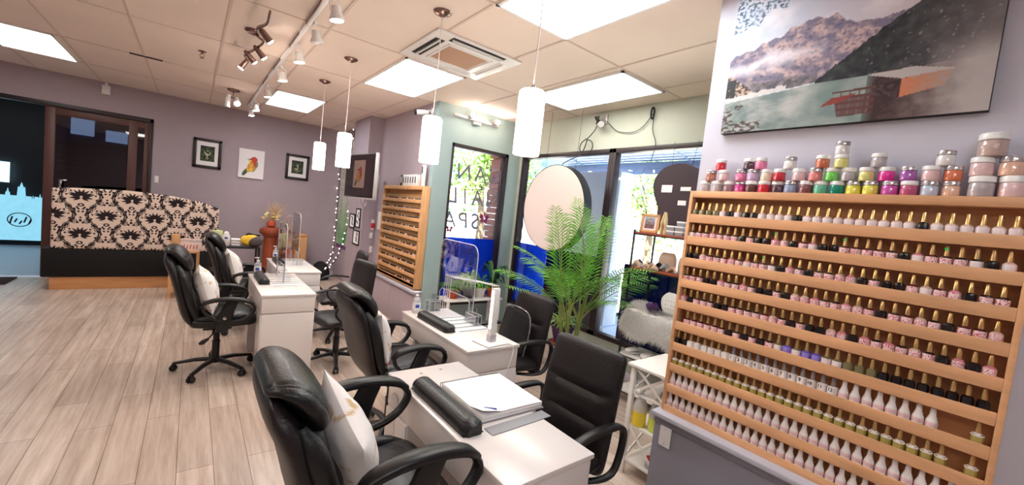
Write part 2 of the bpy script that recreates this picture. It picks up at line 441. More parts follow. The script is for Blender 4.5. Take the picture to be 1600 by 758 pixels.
# storefront in the far wall
bm = B()
bx(bm, -3.3, -.52, 8.63, 8.75, 2.43, 2.49, .003); bx(bm, -.56, -.52, 8.63, 8.75, 0, 2.49, .003); bx(bm, -3.34, -3.28, 8.63, 8.75, 0, 2.49)
struct('trim_4', bm, M['dark'])
bm = B()
for a in ((-1.66, -1.56, 0, 2.43), (-.80, -.70, 0, 2.43), (-.62, -.56, 0, 2.43)): bx(bm, a[0], a[1], 8.66, 8.72, a[2], a[3], .004)
bx(bm, -1.56, -.56, 8.665, 8.715, 2.33, 2.43, .003); bx(bm, -1.56, -.56, 8.665, 8.715, 0, .1, .003)
dr = struct('door_1', bm, M['brownframe'])
boxo('glass_pane', M['dglass'], dr, -1.56, -.80, 8.688, 8.692, .1, 2.33); boxo('glass_pane', M['dglass'], dr, -.70, -.62, 8.688, 8.692, .1, 2.33)
bm = B(); bx(bm, -1.50, -1.47, 8.62, 8.66, 1.28, 1.42, .006); bx(bm, -1.50, -1.42, 8.62, 8.64, 1.40, 1.42, .004); obj('door_handle', bm, M['chrome'], dr)
# roll shutter behind the door and the mall corridor
bm = B()
for k in range(26): sweep(bm, [(-1.62, 8.98, .05 + k * .077), (-.4, 8.98, .05 + k * .077)], .012, .036, side=(0, 1, 0), seg=8)
tag(obj('roll_shutter', bm, M['shutter']), 'dark slatted roll shutter behind the glass sliding door', 'shutter')
bm = B(); bx(bm, -5.2, .2, 8.8, 14, -.08, -.005); struct('floor_corridor', bm, M['hall'])
bm = B(); bx(bm, -5.2, .2, 12.1, 12.2, -.05, 3.2); bx(bm, -.1, .0, 8.8, 12.1, 0, 3.2); bx(bm, -5.2, -5.1, 8.8, 12.1, 0, 3.2); bx(bm, -5.2, -3.4, 8.7, 8.8, 0, 3.2); struct('wall_corridor', bm, M['navy'])
bm = B(); bx(bm, -5.2, .2, 8.8, 12.2, 2.9, 3.0); struct('ceiling_corridor', bm, M['shutter'])
bm = B(); bx(bm, -2.2, -.12, 12.0, 12.08, 2.0, 2.9); struct('trim_5', bm, mat('dusky_blue_reflection', rgb(84, 98, 130), .6))  # blue-grey board added to imitate the bluish reflection in the door transom
t = thing('transom_reflection', 'pair of added pale glowing panels imitating reflections in the door transom', 'sign', (0, 11.98, 0))  # glowing panels added in place of pale reflections in the door glass
boxo('reflection_panel', EM['shopw'], t, -1.95, -1.62, 0, .02, 2.28, 2.60); boxo('reflection_panel', EM['shopw'], t, -1.45, -1.12, 0, .02, 2.22, 2.45)
t = thing('corridor_fill_light', 'added unseen fill light panel on the corridor ceiling beyond the entrance', 'ceiling light', (-2.9, 10.2, 2.89)); boxo('diffuser', EM['panel'], t, -.3, .3, -.6, .6, -.01, 0)  # out-of-view panel added to brighten the corridor
# lit frosted shopfront across the corridor with snowy fir silhouettes
t = thing('frosted_shopfront', 'pale blue frosted shop window with fir tree outlines across the corridor', 'shop window', (0, 12.0, 0))
o = [(-4.6, .1)]
o += [(-2.28, .1), (-2.28, .95)]
x = -2.28
for h, w in ((1.02, .10), (.98, .08), (1.22, .22), (1.1, .12), (1.16, .3), (1.05, .2), (1.2, .3), (1.1, .4), (1.15, .4)):
    o += [(x - w * .25, .96), (x - w * .3, h * .93), (x - w * .38, h * .92), (x - w * .5, h), (x - w * .62, h * .92), (x - w * .7, h * .93), (x - w * .75, .96)]; x -= w
o += [(-4.6, .96)]
bm = B(); prism(bm, o, .0, .02, 'y'); obj('frosted_film', bm, EM['shop'], t)
bm = B(); sweep(bm, [(-2.58 + .15 * math.cos(a), -.012, .5 + .13 * math.sin(a)) for a in [2 * PI * k / 24 for k in range(24)]], .008, closed=True, seg=6)
for k in range(5): sweep(bm, [(-2.7 + .06 * k, -.012, .42 + .03 * (k % 2)), (-2.67 + .06 * k, -.012, .56 - .04 * (k % 3))], .012, seg=6)
obj('wreath_decal', bm, M['navy'], t)
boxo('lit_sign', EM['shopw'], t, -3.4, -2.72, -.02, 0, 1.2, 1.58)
tag(boxo('door_mat', M['hallmat'], None, -2.9, -1.85, 8.1, 8.6, 0, .012, bev=.004), 'dark door mat just inside the mall entrance at the left edge', 'door mat')

# outdoor world seen through the bay windows
bm = B(); bx(bm, 3.8, 30, -6, 5.0, -.25, -.12); bx(bm, 2.3, 30, 4.78, 9, -.25, -.12); struct('ground_walk', bm, M['walk'])
bm = B(); bx(bm, 2.6, 60, 9, 50, -.3, -.2); bx(bm, 12, 60, -10, 9, -.3, -.115); struct('ground_street', bm, M['street'])
bm = B()
for k in range(20):
    for r in range(2): pass
for k in range(34):
    z = -.1 + k * .09; off = .02 * (k % 2)
    bx(bm, 3.52 - .03 + off, 3.98 + off, 4.80, 5.12, z, z + .082, .004)
tag(obj('brick_column', bm, M['brick']), 'rose brick column outside the corner between the two windows', 'column')
bm = B(); bx(bm, 4.6, 4.9, 3.55, 4.75, -.1, 2.38, .02); bx(bm, 4.55, 4.95, 3.5, 4.8, -.1, .2, .02)
tag(obj('stucco_pier', bm, M['stucco']), 'pale grey stucco pier on the walk behind the round hanging sign', 'column')
t = thing('awning', 'blue grey corrugated awning above the long window outside', 'awning', (0, 0, 0))
bm = B()
for k in range(12):
    x = 3.85 + k * .12; z = 2.75 - k * .012
    sweep(bm, [(x, .5, z), (x, 5.2, z)], .06, .012, side=(1, 0, 0), seg=6)
obj('awning_sheet', bm, M['awn'], t)
bm = B(); bx(bm, 5.2, 5.25, .5, 5.2, 2.42, 2.6, .005)
for y in (1.2, 2.9, 4.8): sweep(bm, [(3.82, y, 2.85), (5.2, y, 2.58)], .015, seg=6)
obj('awning_frame', bm, M['awn'], t)
def tree(x, y, h, r, lab, n=2600):
    t = thing('street_tree', lab, 'tree', (x, y, -.2), 0, 'street trees outside the windows')
    bm = B(); sweep(bm, [(0, 0, 0), (.05, 0, h * .3), (-.05, .05, h * .6)], [.16, .12, .08], seg=10)
    for k in range(6):
        a = k * 1.05; sweep(bm, [(0, 0, h * (.35 + .04 * k)), (r * .6 * math.cos(a), r * .6 * math.sin(a), h * (.6 + .05 * k))], [.05, .02], seg=6)
    obj('trunk', bm, M['trunk'], t)
    bm = B(); rr = random.Random(int(x * 100))
    cl = [(rr.gauss(0, r * .45), rr.gauss(0, r * .45), h * .68 + rr.gauss(0, r * .4)) for _ in range(26)]
    for _ in range(n):
        c = rr.choice(cl); p = Vector(c) + Vector([rr.gauss(0, r * .2) for _ in range(3)])
        d = Vector([rr.uniform(-1, 1) for _ in range(3)]).normalized(); e = d.orthogonal().normalized(); s = rr.uniform(.06, .13)
        bm.faces.new([bm.verts.new(p + d * s), bm.verts.new(p + e * s * .5), bm.verts.new(p - d * s), bm.verts.new(p - e * s * .5)])
    obj('crown', bm, M['tree'], t)
tree(7.2, 10.8, 4.6, 1.5, 'leafy green street tree beyond the narrow lettered window')
tree(11.2, 14.6, 5.6, 1.7, 'leafy street tree further down the street behind the window lettering')
tree(13.5, 8.8, 5.0, 1.8, 'leafy street tree seen beside the round hanging sign')
tree(18.5, 6.6, 4.4, 1.6, 'low leafy tree seen beyond the black toast-shaped sign')
t = thing('street_building', 'pale low building across the street beyond the trees', 'building', (0, 0, 0))
bm = B(); bx(bm, 8, 30, 24, 26, -.2, 3.6); bx(bm, 30, 32, -8, 26, -.2, 3.8); obj('facade', bm, M['facade'], t)
for k in range(7): boxo('window', M['facwin'], t, 9 + k * 3, 11 + k * 3, 23.95, 24.0, .8, 2.4)
for k in range(8): boxo('window', M['facwin'], t, 29.95, 30, -6 + k * 3.6, -4 + k * 3.6, .8, 2.4)
def car(x, y, rz, m, lab):
    t = thing('parked_car', lab, 'car', (x, y, -.2), rz)
    bm = B(); o = [(-2.1, .3), (-2.1, .8), (-1.9, .95), (-1.1, 1.0), (-.6, 1.42), (.8, 1.45), (1.4, 1.0), (2.0, .92), (2.15, .6), (2.1, .3)]
    prism(bm, o, -.85, .85, 'y'); bmesh.ops.bevel(bm, geom=bm.edges[:], offset=.06, segments=2, affect='EDGES'); obj('body', bm, m, t)
    bm = B(); prism(bm, [(-1.0, 1.0), (-.56, 1.36), (.76, 1.38), (1.25, 1.0)], -.86, .86, 'y'); obj('side_window', bm, M['facwin'], t)
    for sx in (-1.3, 1.3):
        for sy in (-.8, .8):
            bm = B(); lathe(bm, [(.05, -.1), (.32, -.1), (.34, 0), (.32, .1), (.05, .1)], (sx, sy, .32), 16, ax='y'); obj('wheel', bm, M['plastic'], t)
car(9.3, 15.0, .1, M['stucco'], 'pale car parked on the street beyond the SPA lettering')

# ------------------------------------------------------------------ ceiling fittings
def panel(x0, x1, y0, y1, m, lab):
    t = thing('ceiling_light_panel', lab, 'ceiling light', ((x0 + x1) / 2, (y0 + y1) / 2, CZ - .012), 0, 'flat light panels in the tile ceiling')
    w, d = (x1 - x0) / 2, (y1 - y0) / 2
    bm = B()
    for a in ((-w, w, -d, -d + .02), (-w, w, d - .02, d), (-w, -w + .02, -d, d), (w - .02, w, -d, d)): bx(bm, *a, -.004, .012)
    obj('frame', bm, M['whitep'], t)
    boxo('diffuser', m, t, -w + .02, w - .02, -d + .02, d - .02, 0, .008)
panel(-1.78, -1.16, 6.25, 7.45, EM['panelw'], 'warm white ceiling light panel at the far left over the entrance')
panel(.80, 1.42, 6.26, 7.44, EM['panel'], 'cool white ceiling light panel farthest back beside the track lights')
panel(1.435, 2.06, 3.6, 4.79, EM['panel'], 'bluish ceiling light panel behind the air conditioner cassette')
panel(1.435, 2.06, 1.02, 2.225, EM['panel'], 'bluish ceiling light panel cut by the top edge near the hanging cord')
panel(2.77, 3.405, 2.25, 3.5, EM['panelw'], 'pale ceiling light panel inside the window bay')
panel(.165, .79, -1.4, -.2, EM['panel'], 'added fill light panel in the ceiling behind the viewer on the right')  # this and the next two panels are unseen, added as fill light
panel(-1.74, -1.12, -1.4, -.2, EM['panelw'], 'added fill light panel in the ceiling behind the viewer on the left')
panel(-1.74, -1.12, 2.26, 3.58, EM['panelw'], 'added fill light panel over the open floor outside the left edge')

def pendant(x, y, zb, hh, r, lab, kink=0):
    t = thing('pendant_lamp', lab, 'pendant lamp', (x, y, CZ), 0, 'white cylinder pendant lamps over the nail tables')
    bm = B(); lathe(bm, [(.005, -.035), (.012, -.035), (.055, -.012), (.062, -.004), (.06, 0), (.01, 0)], seg=24); obj('canopy', bm, M['bronze'], t)
    bm = B(); zt = zb + hh - CZ
    sweep(bm, [(0, 0, -.03), (.004, 0, zt * .5), (0, 0, zt)], .004, seg=6); obj('cord', bm, M['wcord'], t)
    bm = B(); lathe(bm, [(r * .3, zt - hh + .005), (r * .96, zt - hh), (r, zt - hh + .008), (r, zt - .03), (r * .97, zt - .008), (r * .85, zt), (.01, zt + .002)], seg=32)
    obj('lamp_shade', bm, EM['shade'], t)
    bm = B(); lathe(bm, [(.012, zt), (.012, zt + .03), (.004, zt + .035)], seg=12); obj('cord_grip', bm, M['chrome'], t)
pendant(1.14, 5.2, 1.89, .315, .062, 'farthest and leftmost white cylinder pendant lamp')
pendant(1.12, 4.14, 1.89, .32, .064, 'white cylinder pendant lamp in front of the wall television, second farthest')
pendant(1.262, 2.6, 1.9, .31, .066, 'white cylinder pendant lamp hanging in front of the pale teal corner')
pendant(1.38, 1.7, 1.93, .335, .07, 'nearest and largest white cylinder pendant lamp by the round sign')

# track with heads
t = thing('track_light', 'long white ceiling track with seven spot heads', 'track light', (.64, 0, CZ))
bm = B(); bx(bm, -.018, .018, 2.2, 8.0, -.022, 0, .003); obj('track', bm, M['whitep'], t)
for a, b in ((2.75, 3.6), (3.85, 4.3), (4.75, 5.25), (5.6, 6.1), (6.5, 7.7)):
    boxo('track_slot', M['bronze'], t, -.019, -.0135, a, b, -.0235, -.003)
def track_head(y, lit, tilt=0, dx=.07):
    h = bpy.data.objects.new('track_head', None); col.objects.link(h); h.parent = t; h.location = (dx * .4, y, -.02); h.rotation_euler = (tilt, -.15, 0)
    bm = B(); bx(bm, -.012, .012, -.03, .03, -.02, 0, .003)
    sweep(bm, [(-.035, 0, -.10), (-.04, 0, -.04), (0, 0, -.018), (.04, 0, -.04), (.035, 0, -.10)], .004, .004, seg=6); obj('bracket', bm, M['whitep'], h)
    bm = B(); lathe(bm, [(.02, -.06), (.028, -.062), (.03, -.10), (.045, -.135), (.045, -.15), (.041, -.15), (.04, -.145)], seg=20, cap=False); lathe(bm, [(.001, -.059), (.02, -.06)], seg=20, cap=False); obj('reflector', bm, M['whitep'], h)
    bm = B(); lathe(bm, [(.005, -.13), (.038, -.137), (.040, -.149), (.02, -.154), (.002, -.155)], seg=20); obj('bulb', bm, EM['bulb'] if lit else M['lgrey'], h)
    if lit:
        L = bpy.data.lights.new('track_spot', 'SPOT'); L.energy = 7; L.color = (1, .84, .72); L.spot_size = 1.7; L.spot_blend = .7; L.shadow_soft_size = .04
        o = bpy.data.objects.new('track_spot', L); col.objects.link(o); o.parent = h; o.location = (0, 0, -.17)
for y, lit in ((2.95, 1), (3.5, 0), (4.15, 1), (5.0, 1), (6.05, 1), (7.3, 1), (7.9, 1)): track_head(y, lit)
# curved four-head spot fixture
t = thing('ceiling_spot_bar', 'brushed wavy four-head ceiling spot fixture left of the track', 'ceiling light', (.36, 4.3, CZ))
bm = B(); lathe(bm, [(.005, -.028), (.05, -.026), (.06, -.01), (.06, 0), (.01, 0)], (-.02, -.1, 0), 24); obj('canopy', bm, M['bronze'], t)
bm = B(); sweep(bm, [(.01, -.85, -.075), (.02, -.6, -.08), (-.02, -.38, -.07), (.06, -.1, -.06), (.02, .18, -.075), (-.03, .42, -.08), (.01, .62, -.075)], .013, .009, smooth=5, seg=8)
sweep(bm, [(-.02, -.1, -.02), (.05, -.1, -.06)], .008, seg=8); obj('bar', bm, M['bronze'], t)
for (hx, hy, dx, dy) in ((.01, -.42, .10, .03), (.03, .10, .09, .02), (-.02, .34, .10, .04), (.0, .62, -.05, .03)):
    h = bpy.data.objects.new('spot_head', None); col.objects.link(h); h.parent = t; h.location = (hx, hy, -.075)
    d = Vector((dx, dy, -.09)).normalized()
    bm = B(); p0 = Vector((0, 0, -.01)); sweep(bm, [p0 - d * .03, p0, p0 + d * .07, p0 + d * .085], [.012, .022, .026, .03], seg=14); obj('lamp_can', bm, M['bronze'], h)
    bm = B(); sweep(bm, [p0 + d * .083, p0 + d * .096], [.026, .02], seg=14); obj('bulb', bm, EM['bulb'], h)
    L = bpy.data.lights.new('spot', 'SPOT'); L.energy = 5; L.color = (1, .8, .7); L.spot_size = 1.5; L.spot_blend = .8; L.shadow_soft_size = .03
    o = bpy.data.objects.new('spot', L); col.objects.link(o); o.parent = h; o.location = p0 + d * .12
    o.rotation_euler = (-d).to_track_quat('Z', 'Y').to_euler()
t = thing('ceiling_spot', 'small double brushed ceiling spot near the far wall left of the track', 'ceiling light', (.385, 6.96, CZ))
bm = B(); lathe(bm, [(.005, -.03), (.06, -.026), (.075, -.01), (.075, 0), (.01, 0)], seg=24); obj('canopy', bm, M['bronze'], t)
bm = B(); sweep(bm, [(0, 0, -.02), (0, 0, -.12)], .008, seg=8); sweep(bm, [(-.05, 0, -.1), (.05, 0, -.13)], .008, seg=8); obj('stem', bm, M['bronze'], t)
bm = B(); sweep(bm, [(-.05, 0, -.08), (-.06, 0, -.13), (-.065, 0, -.25)], [.02, .03, .033], seg=14); obj('lamp_can', bm, M['whitep'], t)
bm = B(); sweep(bm, [(.03, 0, -.1), (.04, -.02, -.15), (.045, -.06, -.19)], [.02, .034, .04], seg=14); obj('lamp_can', bm, M['whitep'], t)
bm = B(); sweep(bm, [(.045, -.062, -.192), (.047, -.07, -.20)], [.035, .028], seg=14); obj('bulb', bm, EM['bulb'], t)

# bar light on the bay end wall
t = thing('wall_spot_bar', 'white two-bulb spot bar high on the pale teal wall', 'wall light', (2.87, 4.65, 2.78))
bm = B(); bx(bm, -.36, .33, -.07, -.05, -.012, .018, .003); bx(bm, -.06, .06, -.05, 0, -.05, .01, .004); obj('bar', bm, M['lgrey'], t)
for x in (-.13, .26):
    bm = B(); lathe(bm, [(.01, 0), (.03, -.01), (.034, -.05), (.03, -.06)], (x, -.07, .03), 16, ax='y'); obj('socket', bm, M['lgrey'], t)
    bm = B(); lathe(bm, [(.004, -.09), (.02, -.085), (.026, -.065), (.024, -.055)], (x, -.075, .03), 16, ax='y'); obj('bulb', bm, EM['bulb'], t)
    L = bpy.data.lights.new('wall_spot', 'POINT'); L.energy = 1.0; L.color = (1, .82, .68); L.shadow_soft_size = .03
    o = bpy.data.objects.new('wall_spot', L); col.objects.link(o); o.parent = t; o.location = (x, -.20, .03)

# air conditioner cassette
t = thing('air_conditioner', 'square ceiling air conditioner cassette with tan grille', 'air conditioner', (1.745, 3.18, CZ - .002))
w, d = .395, .36
bm = B(); bx(bm, -w, w, -d, d, -.018, 0, .005); obj('panel', bm, M['whitep'], t)
boxo('filter_grille', M['tan'], t, -.19, .17, -.17, .17, -.024, -.017, bev=.002)
bm = B()
for a in ((-.22, .2, -.2, -.185), (-.22, .2, .185, .2), (-.22, -.205, -.2, .2), (.185, .2, -.2, .2)): bx(bm, *a, -.03, -.016, bev=.003)
obj('grille_frame', bm, M['whitep'], t)
for (a, flap) in (((-.25, .25, -.33, -.25), 1), ((-.345, -.265, -.22, .22), 1), ((.265, .345, -.22, .22), 0), ((-.25, .25, .25, .33), 0)):
    m = M['ink'] if flap else M['whitep']
    s = boxo('air_slot', m, t, *a, -.021, -.014)
    long_x = (a[1] - a[0]) > (a[3] - a[2]); bm = B()
    if long_x: bx(bm, a[0] + .01, a[1] - .01, (a[2] + a[3]) / 2 - .012, (a[2] + a[3]) / 2, -.036, -.02, .002)
    else: bx(bm, (a[0] + a[1]) / 2 - .012, (a[0] + a[1]) / 2, a[2] + .01, a[3] - .01, -.036, -.02, .002)
    obj('louvre', bm, M['whitep'], s)
bm = B(); bx(bm, -.60 + .0, -.325, 6.21, 6.24, CZ - .012, CZ - .001, .002); tag(obj('air_slot_vent', bm, M['dark']), 'narrow dark slot vent in the ceiling near the entrance', 'vent')
t = thing('sprinkler_head', 'small dark sprinkler head under the ceiling tiles', 'sprinkler', (.016, 5.34, CZ))
bm = B(); lathe(bm, [(.035, 0), (.035, -.006), (.012, -.01), (.01, -.03), (.004, -.03)], seg=16); obj('collar', bm, M['bronze'], t)
bm = B(); sweep(bm, [(-.01, 0, -.028), (-.02, 0, -.045), (0, 0, -.065)], .003, seg=6); sweep(bm, [(.01, 0, -.028), (.02, 0, -.045), (0, 0, -.065)], .003, seg=6); lathe(bm, [(.02, -.066), (.02, -.069), (.002, -.069)], seg=12); obj('deflector', bm, M['bronze'], t)

# cameras and small wall devices
def cam(loc, rz, lab, dark=False):
    t = thing('security_camera', lab, 'camera', loc, rz)
    bm = B(); lathe(bm, [(.04, 0), (.04, .012), (.015, .016), (.012, .05)], ax='x', seg=16, c=(0, 0, 0)); obj('mount', bm, M['whitep'], t)
    bm = B(); sweep(bm, [(.05, 0, 0), (.09, 0, -.02)], .012, seg=8); sweep(bm, [(.05, 0, -.02), (.10, 0, -.03), (.2, 0, -.045)], [.025, .032, .032], seg=16); obj('housing', bm, M['whitep'], t)
    bm = B(); sweep(bm, [(.198, 0, -.045), (.22, 0, -.048)], [.034, .034], seg=16); obj('lens_hood', bm, M['ink'], t)
cam((2.33, 4.82, 2.80), PI * .92, 'white bullet camera at the ceiling corner above the teal wall')
cam((2.33, 8.2, 2.80), -PI * .72, 'small white camera in the far corner above the fairy lights')
t = thing('security_camera', 'silver camera on the bay wall with black cable bundle', 'camera', (3.68, 3.14, 2.8))
bm = B(); bx(bm, -.02, 0, -.025, .025, -.04, .07, .004); sweep(bm, [(-.02, 0, 0), (-.06, 0, -.02), (-.08, 0, -.04)], .012, seg=8); obj('mount', bm, M['lgrey'], t)
bm = B(); sweep(bm, [(-.05, .04, -.05), (-.09, 0, -.06), (-.14, -.05, -.075)], .035, seg=14); obj('housing', bm, M['lgrey'], t)
bm = B()
for k in range(3): sweep(bm, [(-.07 + .03 * math.cos(a), .07 + .035 * math.sin(a + k), .0 + .04 * math.sin(a)) for a in [2 * PI * q / 14 for q in range(14)]], .007, closed=True, seg=6)
obj('cable_bundle', bm, M['cord'], t)
def cable(name, pts, r, m, lab, cat='cable', sm=6):
    bm = B(); sweep(bm, pts, r, smooth=sm, seg=6); return tag(obj(name, bm, m), lab, cat)
loop = [(3.60, 3.33 + .10 * math.cos(a), 2.50 + .085 * math.sin(a)) for a in [PI / 2 + 2 * PI * k / 12 for k in range(13)]]
cable('power_cable', [(3.62, 3.2, 2.78), (3.61, 3.24, 2.68)] + loop + [(3.58, 3.38, 2.42), (3.45, 3.5, 2.3), (3.4, 3.5, 2.24)], .006, M['cord'], 'black looped cable dropping from the bay camera to the round sign')
cable('camera_wire', [(3.64, 3.1, 2.78), (3.66, 2.95, 2.66), (3.66, 2.75, 2.63), (3.66, 2.62, 2.68), (3.66, 2.52, 2.80)], .004, M['cord'], 'thin black wire sagging across the teal wall to the right of the camera')
bm = B()
for k in range(3): sweep(bm, [(3.655 - .006 * k, 2.52 + .018 * math.cos(a), 2.80 + .06 * math.sin(a)) for a in [2 * PI * q / 14 for q in range(14)]], .006, closed=True, seg=6)
tag(obj('tied_wire_bundle', bm, M['cord']), 'tied black wire bundle hanging above the long window', 'cable')
cable('loose_wire', [(3.66, 2.51, 2.75), (3.66, 2.50, 2.62), (3.65, 2.44, 2.48), (3.62, 2.45, 2.3)], .004, M['cord'], 'black wire end dropping over the window head beside the toast sign')
t = thing('motion_sensor', 'small white motion sensor high on the far wall over the entrance', 'sensor', (-1.06, 8.65, 2.80))
boxo('housing', M['whitep'], t, -.045, .045, -.05, 0, -.07, .06, bev=.008); boxo('bracket', M['whitep'], t, -.015, .015, -.03, 0, .06, .1)
bm = B(); bx(bm, -.48, -.43, 8.638, 8.65, 1.51, 1.62, .004); tag(obj('light_switch', bm, M['whitep']), 'white light switch on the far wall right of the entrance', 'switch')

# ------------------------------------------------------------------ pictures on the far wall
def framed(x0, x1, z0, z1, seed, lab):
    t = thing('framed_picture', lab, 'picture', ((x0 + x1) / 2, 8.65, (z0 + z1) / 2)); w, h = (x1 - x0) / 2, (z1 - z0) / 2; f = .045
    bm = B()
    for a in ((-w, w, h - f, h), (-w, w, -h, -h + f), (-w, -w + f, -h, h), (w - f, w, -h, h)): bx(bm, a[0], a[1], -.03, 0, a[2], a[3], .006)
    obj('frame', bm, M['dark'], t)
    boxo('mat_board', M['paper'], t, -w + f, w - f, -.012, -.002, -h + f, h - f)
    iw, ih = w * .5, h * .52
    def c(u, v):
        n = fbm(u * 5 + seed, v * 5, seed); r = math.hypot(u - .5, v - .42)
        pet = abs(math.sin(math.atan2(v - .3, u - .5) * 5)) * (.32) > r and n > -.1
        if pet: return mixc((225, 215, 200), (150, 160, 90), r * 3)
        return mixc((28, 30, 28), (70, 84, 60), .5 + n)
    paint_grid('print', 40, 40, lambda u, v: ((u * 2 - 1) * iw, -.0135, (v * 2 - 1) * ih), c, M['paint'], t)
framed(-.02, .365, 1.84, 2.325, 2, 'dark framed white flower picture, left of the bird canvas')
framed(1.335, 1.73, 1.838, 2.305, 5, 'dark framed pale flower picture, right of the bird canvas')
t = thing('bird_canvas', 'white canvas with a red and yellow bird on the far wall', 'picture', (.80, 8.65, 2.013))
boxo('canvas', M['paper'], t, -.192, .192, -.03, 0, -.252, .252, bev=.003)
def birdc(u, v):
    x, y = u, v
    def ell(cx, cy, a, b, th):
        dx, dy = x - cx, y - cy; c_, s_ = math.cos(th), math.sin(th)
        return ((dx * c_ + dy * s_) / a) ** 2 + ((-dx * s_ + dy * c_) / b) ** 2
    n = fbm(u * 9, v * 9, 1)
    if abs(y - (.66 + (x - .45) * .12)) < .022 * max(0, (x - .28) / .2) and .28 < x < .5: return (40, 34, 34)
    if ell(.44, .60, .07, .035, .2) < 1: return (235, 200, 60)
    if ell(.60, .66, .13, .10, 0) < 1: return (200 + 20 * n, 66, 44)
    if ell(.66, .52, .10, .14, .3) < 1: return mixc((196, 70, 46), (120, 130, 110), .5 + n)
    if ell(.48, .40, .13, .21, -.5) < 1: return mixc((240, 200, 70), (206, 130, 50), .5 + 1.2 * n)
    if ell(.60, .38, .10, .17, -.5) < 1: return mixc((128, 140, 110), (200, 160, 90), .5 + n)
    if ell(.27, .20, .07, .17, -.7) < 1: return mixc((84, 110, 60), (60, 70, 50), .5 + n)
    return (238, 232, 234)
paint_grid('print', 90, 110, lambda u, v: ((u * 2 - 1) * .19, -.0312, (v * 2 - 1) * .25), birdc, M['paint'], t)

# ------------------------------------------------------------------ television on its arm
t = thing('television', 'black wall television with a small dim bird image on its screen', 'television', (1.71, 5.515, 1.91), math.atan2(-.10, .87) * -1)
# local: screen faces -X, width along Y
boxo('housing', M['plastic'], t, 0, .045, -.44, .44, -.285, .285, bev=.006)
boxo('screen', M['screen'], t, -.002, .002, -.425, .425, -.268, .27)
bm = B()
for a in ((-.445, .445, -.30, -.285), (-.445, -.438, -.30, .288)): bx(bm, -.004, .046, *a, .002)
obj('silver_trim', bm, M['lgrey'], t)
def tvc(u, v):
    c = birdc(1 - u if False else u, v)
    return (c[0] * .42, c[1] * .34, c[2] * .30) if c[0] + c[1] + c[2] < 640 else (88, 70, 64)
paint_grid('screen_picture', 60, 70, lambda u, v: (-.003, .17 - u * .34, -.16 + v * .36), tvc, M['scrn'], t)  # darkened copy of the bird canvas image on the screen
bm = B(); sweep(bm, [(.045, .1, 0), (.30, .45, 0), (.58, .68, -.03)], .014, seg=8); sweep(bm, [(.045, .1, -.05), (.30, .45, -.05), (.58, .68, -.06)], .010, seg=8); bx(bm, .04, .06, .0, .2, -.12, .1)
obj('wall_arm', bm, M['plastic'], t)
boxo('wall_plate', M['lgrey'], t, .58, .6, .62, .74, -.12, .09, bev=.003)
cable('television_cable', [(1.76, 5.6, 1.63), (1.85, 5.75, 1.54), (2.0, 6.1, 1.50), (2.15, 6.48, 1.56)], .006, M['wcord'], 'pale cable sagging under the television')

# items on the pillar and right far wall
def small_frame(y0, y1, z0, z1, lab, sd):
    t = thing('framed_print', lab, 'picture', (2.12, (y0 + y1) / 2, (z0 + z1) / 2), 0, 'small black frames on the pillar'); w, h = (y1 - y0) / 2, (z1 - z0) / 2
    bm = B()
    for a in ((-w, w, h - .02, h), (-w, w, -h, -h + .02), (-w, -w + .02, -h, h), (w - .02, w, -h, h)): bx(bm, -.015, 0, *a, .003)
    obj('frame', bm, M['ink'], t); boxo('mat_board', M['paper'], t, -.006, -.001, -w + .015, w - .015, -h + .015, h - .015)
    bm = B(); rr = random.Random(sd); z = -h * .55
    for k in range(4):
        y = rr.uniform(-.25, .25) * w; sweep(bm, [(-.0075, y - .03, z), (-.0075, y + rr.uniform(-.04, .05), z + h * .25)], .006, .012, seg=5, side=(1, 0, 0)); z += h * .3
    obj('print', bm, M['ink'], t)
small_frame(6.85, 7.12, 1.11, 1.35, 'small black frame on the pillar, leftmost of the upper pair', 1)
small_frame(6.585, 6.80, 1.14, 1.455, 'small black frame on the pillar, taller right one of the upper pair', 2)
small_frame(6.56, 6.88, .86, 1.10, 'small black frame on the pillar, the lowest one', 3)
t = thing('fire_alarm_pull', 'red fire alarm pull on the pillar side under the television', 'fire alarm', (2.288, 6.5, 1.21)); boxo('backplate', M['whitep'], t, -.025, .025, -.01, 0, -.08, .09, bev=.003); boxo('pull', M['red'], t, -.028, .028, -.035, -.01, -.04, .035, bev=.004)
bm = B(); bx(bm, 2.25, 2.30, 6.485, 6.5, 1.0, 1.09, .004); tag(obj('wall_switch', bm, M['whitep']), 'white switch just below the red fire alarm pull', 'switch')
bm = B(); bx(bm, 2.265, 2.315, 6.485, 6.5, .77, .87, .006); tag(obj('thermostat', bm, M['whitep']), 'small white rounded control low on the pillar side', 'switch')
bm = B(); bx(bm, 2.31, 2.33, 6.22, 6.36, 1.16, 1.44, .004); tag(obj('wall_box', bm, M['whitep']), 'white wall box at the left edge of the far polish rack', 'switch')
# price poster
t = thing('price_poster', 'tall green and white price list poster in the far corner', 'poster', (2.325, 8.2, 0))
def pc(u, v):
    if v < .035: return (110, 50, 110)
    g = max(0, 1 - abs(v - .12) * 3); n = fbm(u * 3, v * 8, 2)
    c = mixc((214, 214, 204), (110, 178, 110), g * (.9 + .3 * n))
    col_ = (u * 2) % 1; row = (v * 62) % 1
    if .04 < v < .93 and .12 < col_ < .62 and row < .45 and fbm(u * 4, int(v * 62) * 3.3, 9) > -.25: return mixc(c, (110, 108, 110), .6)
    return c
paint_grid('printed_sheet', 40, 240, lambda u, v: (-.006, .40 - u * .78, .61 + v * 2.1), pc, M['paint'], t)
boxo('backing_board', M['paper'], t, -.005, .004, -.38, .40, .61, 2.71)
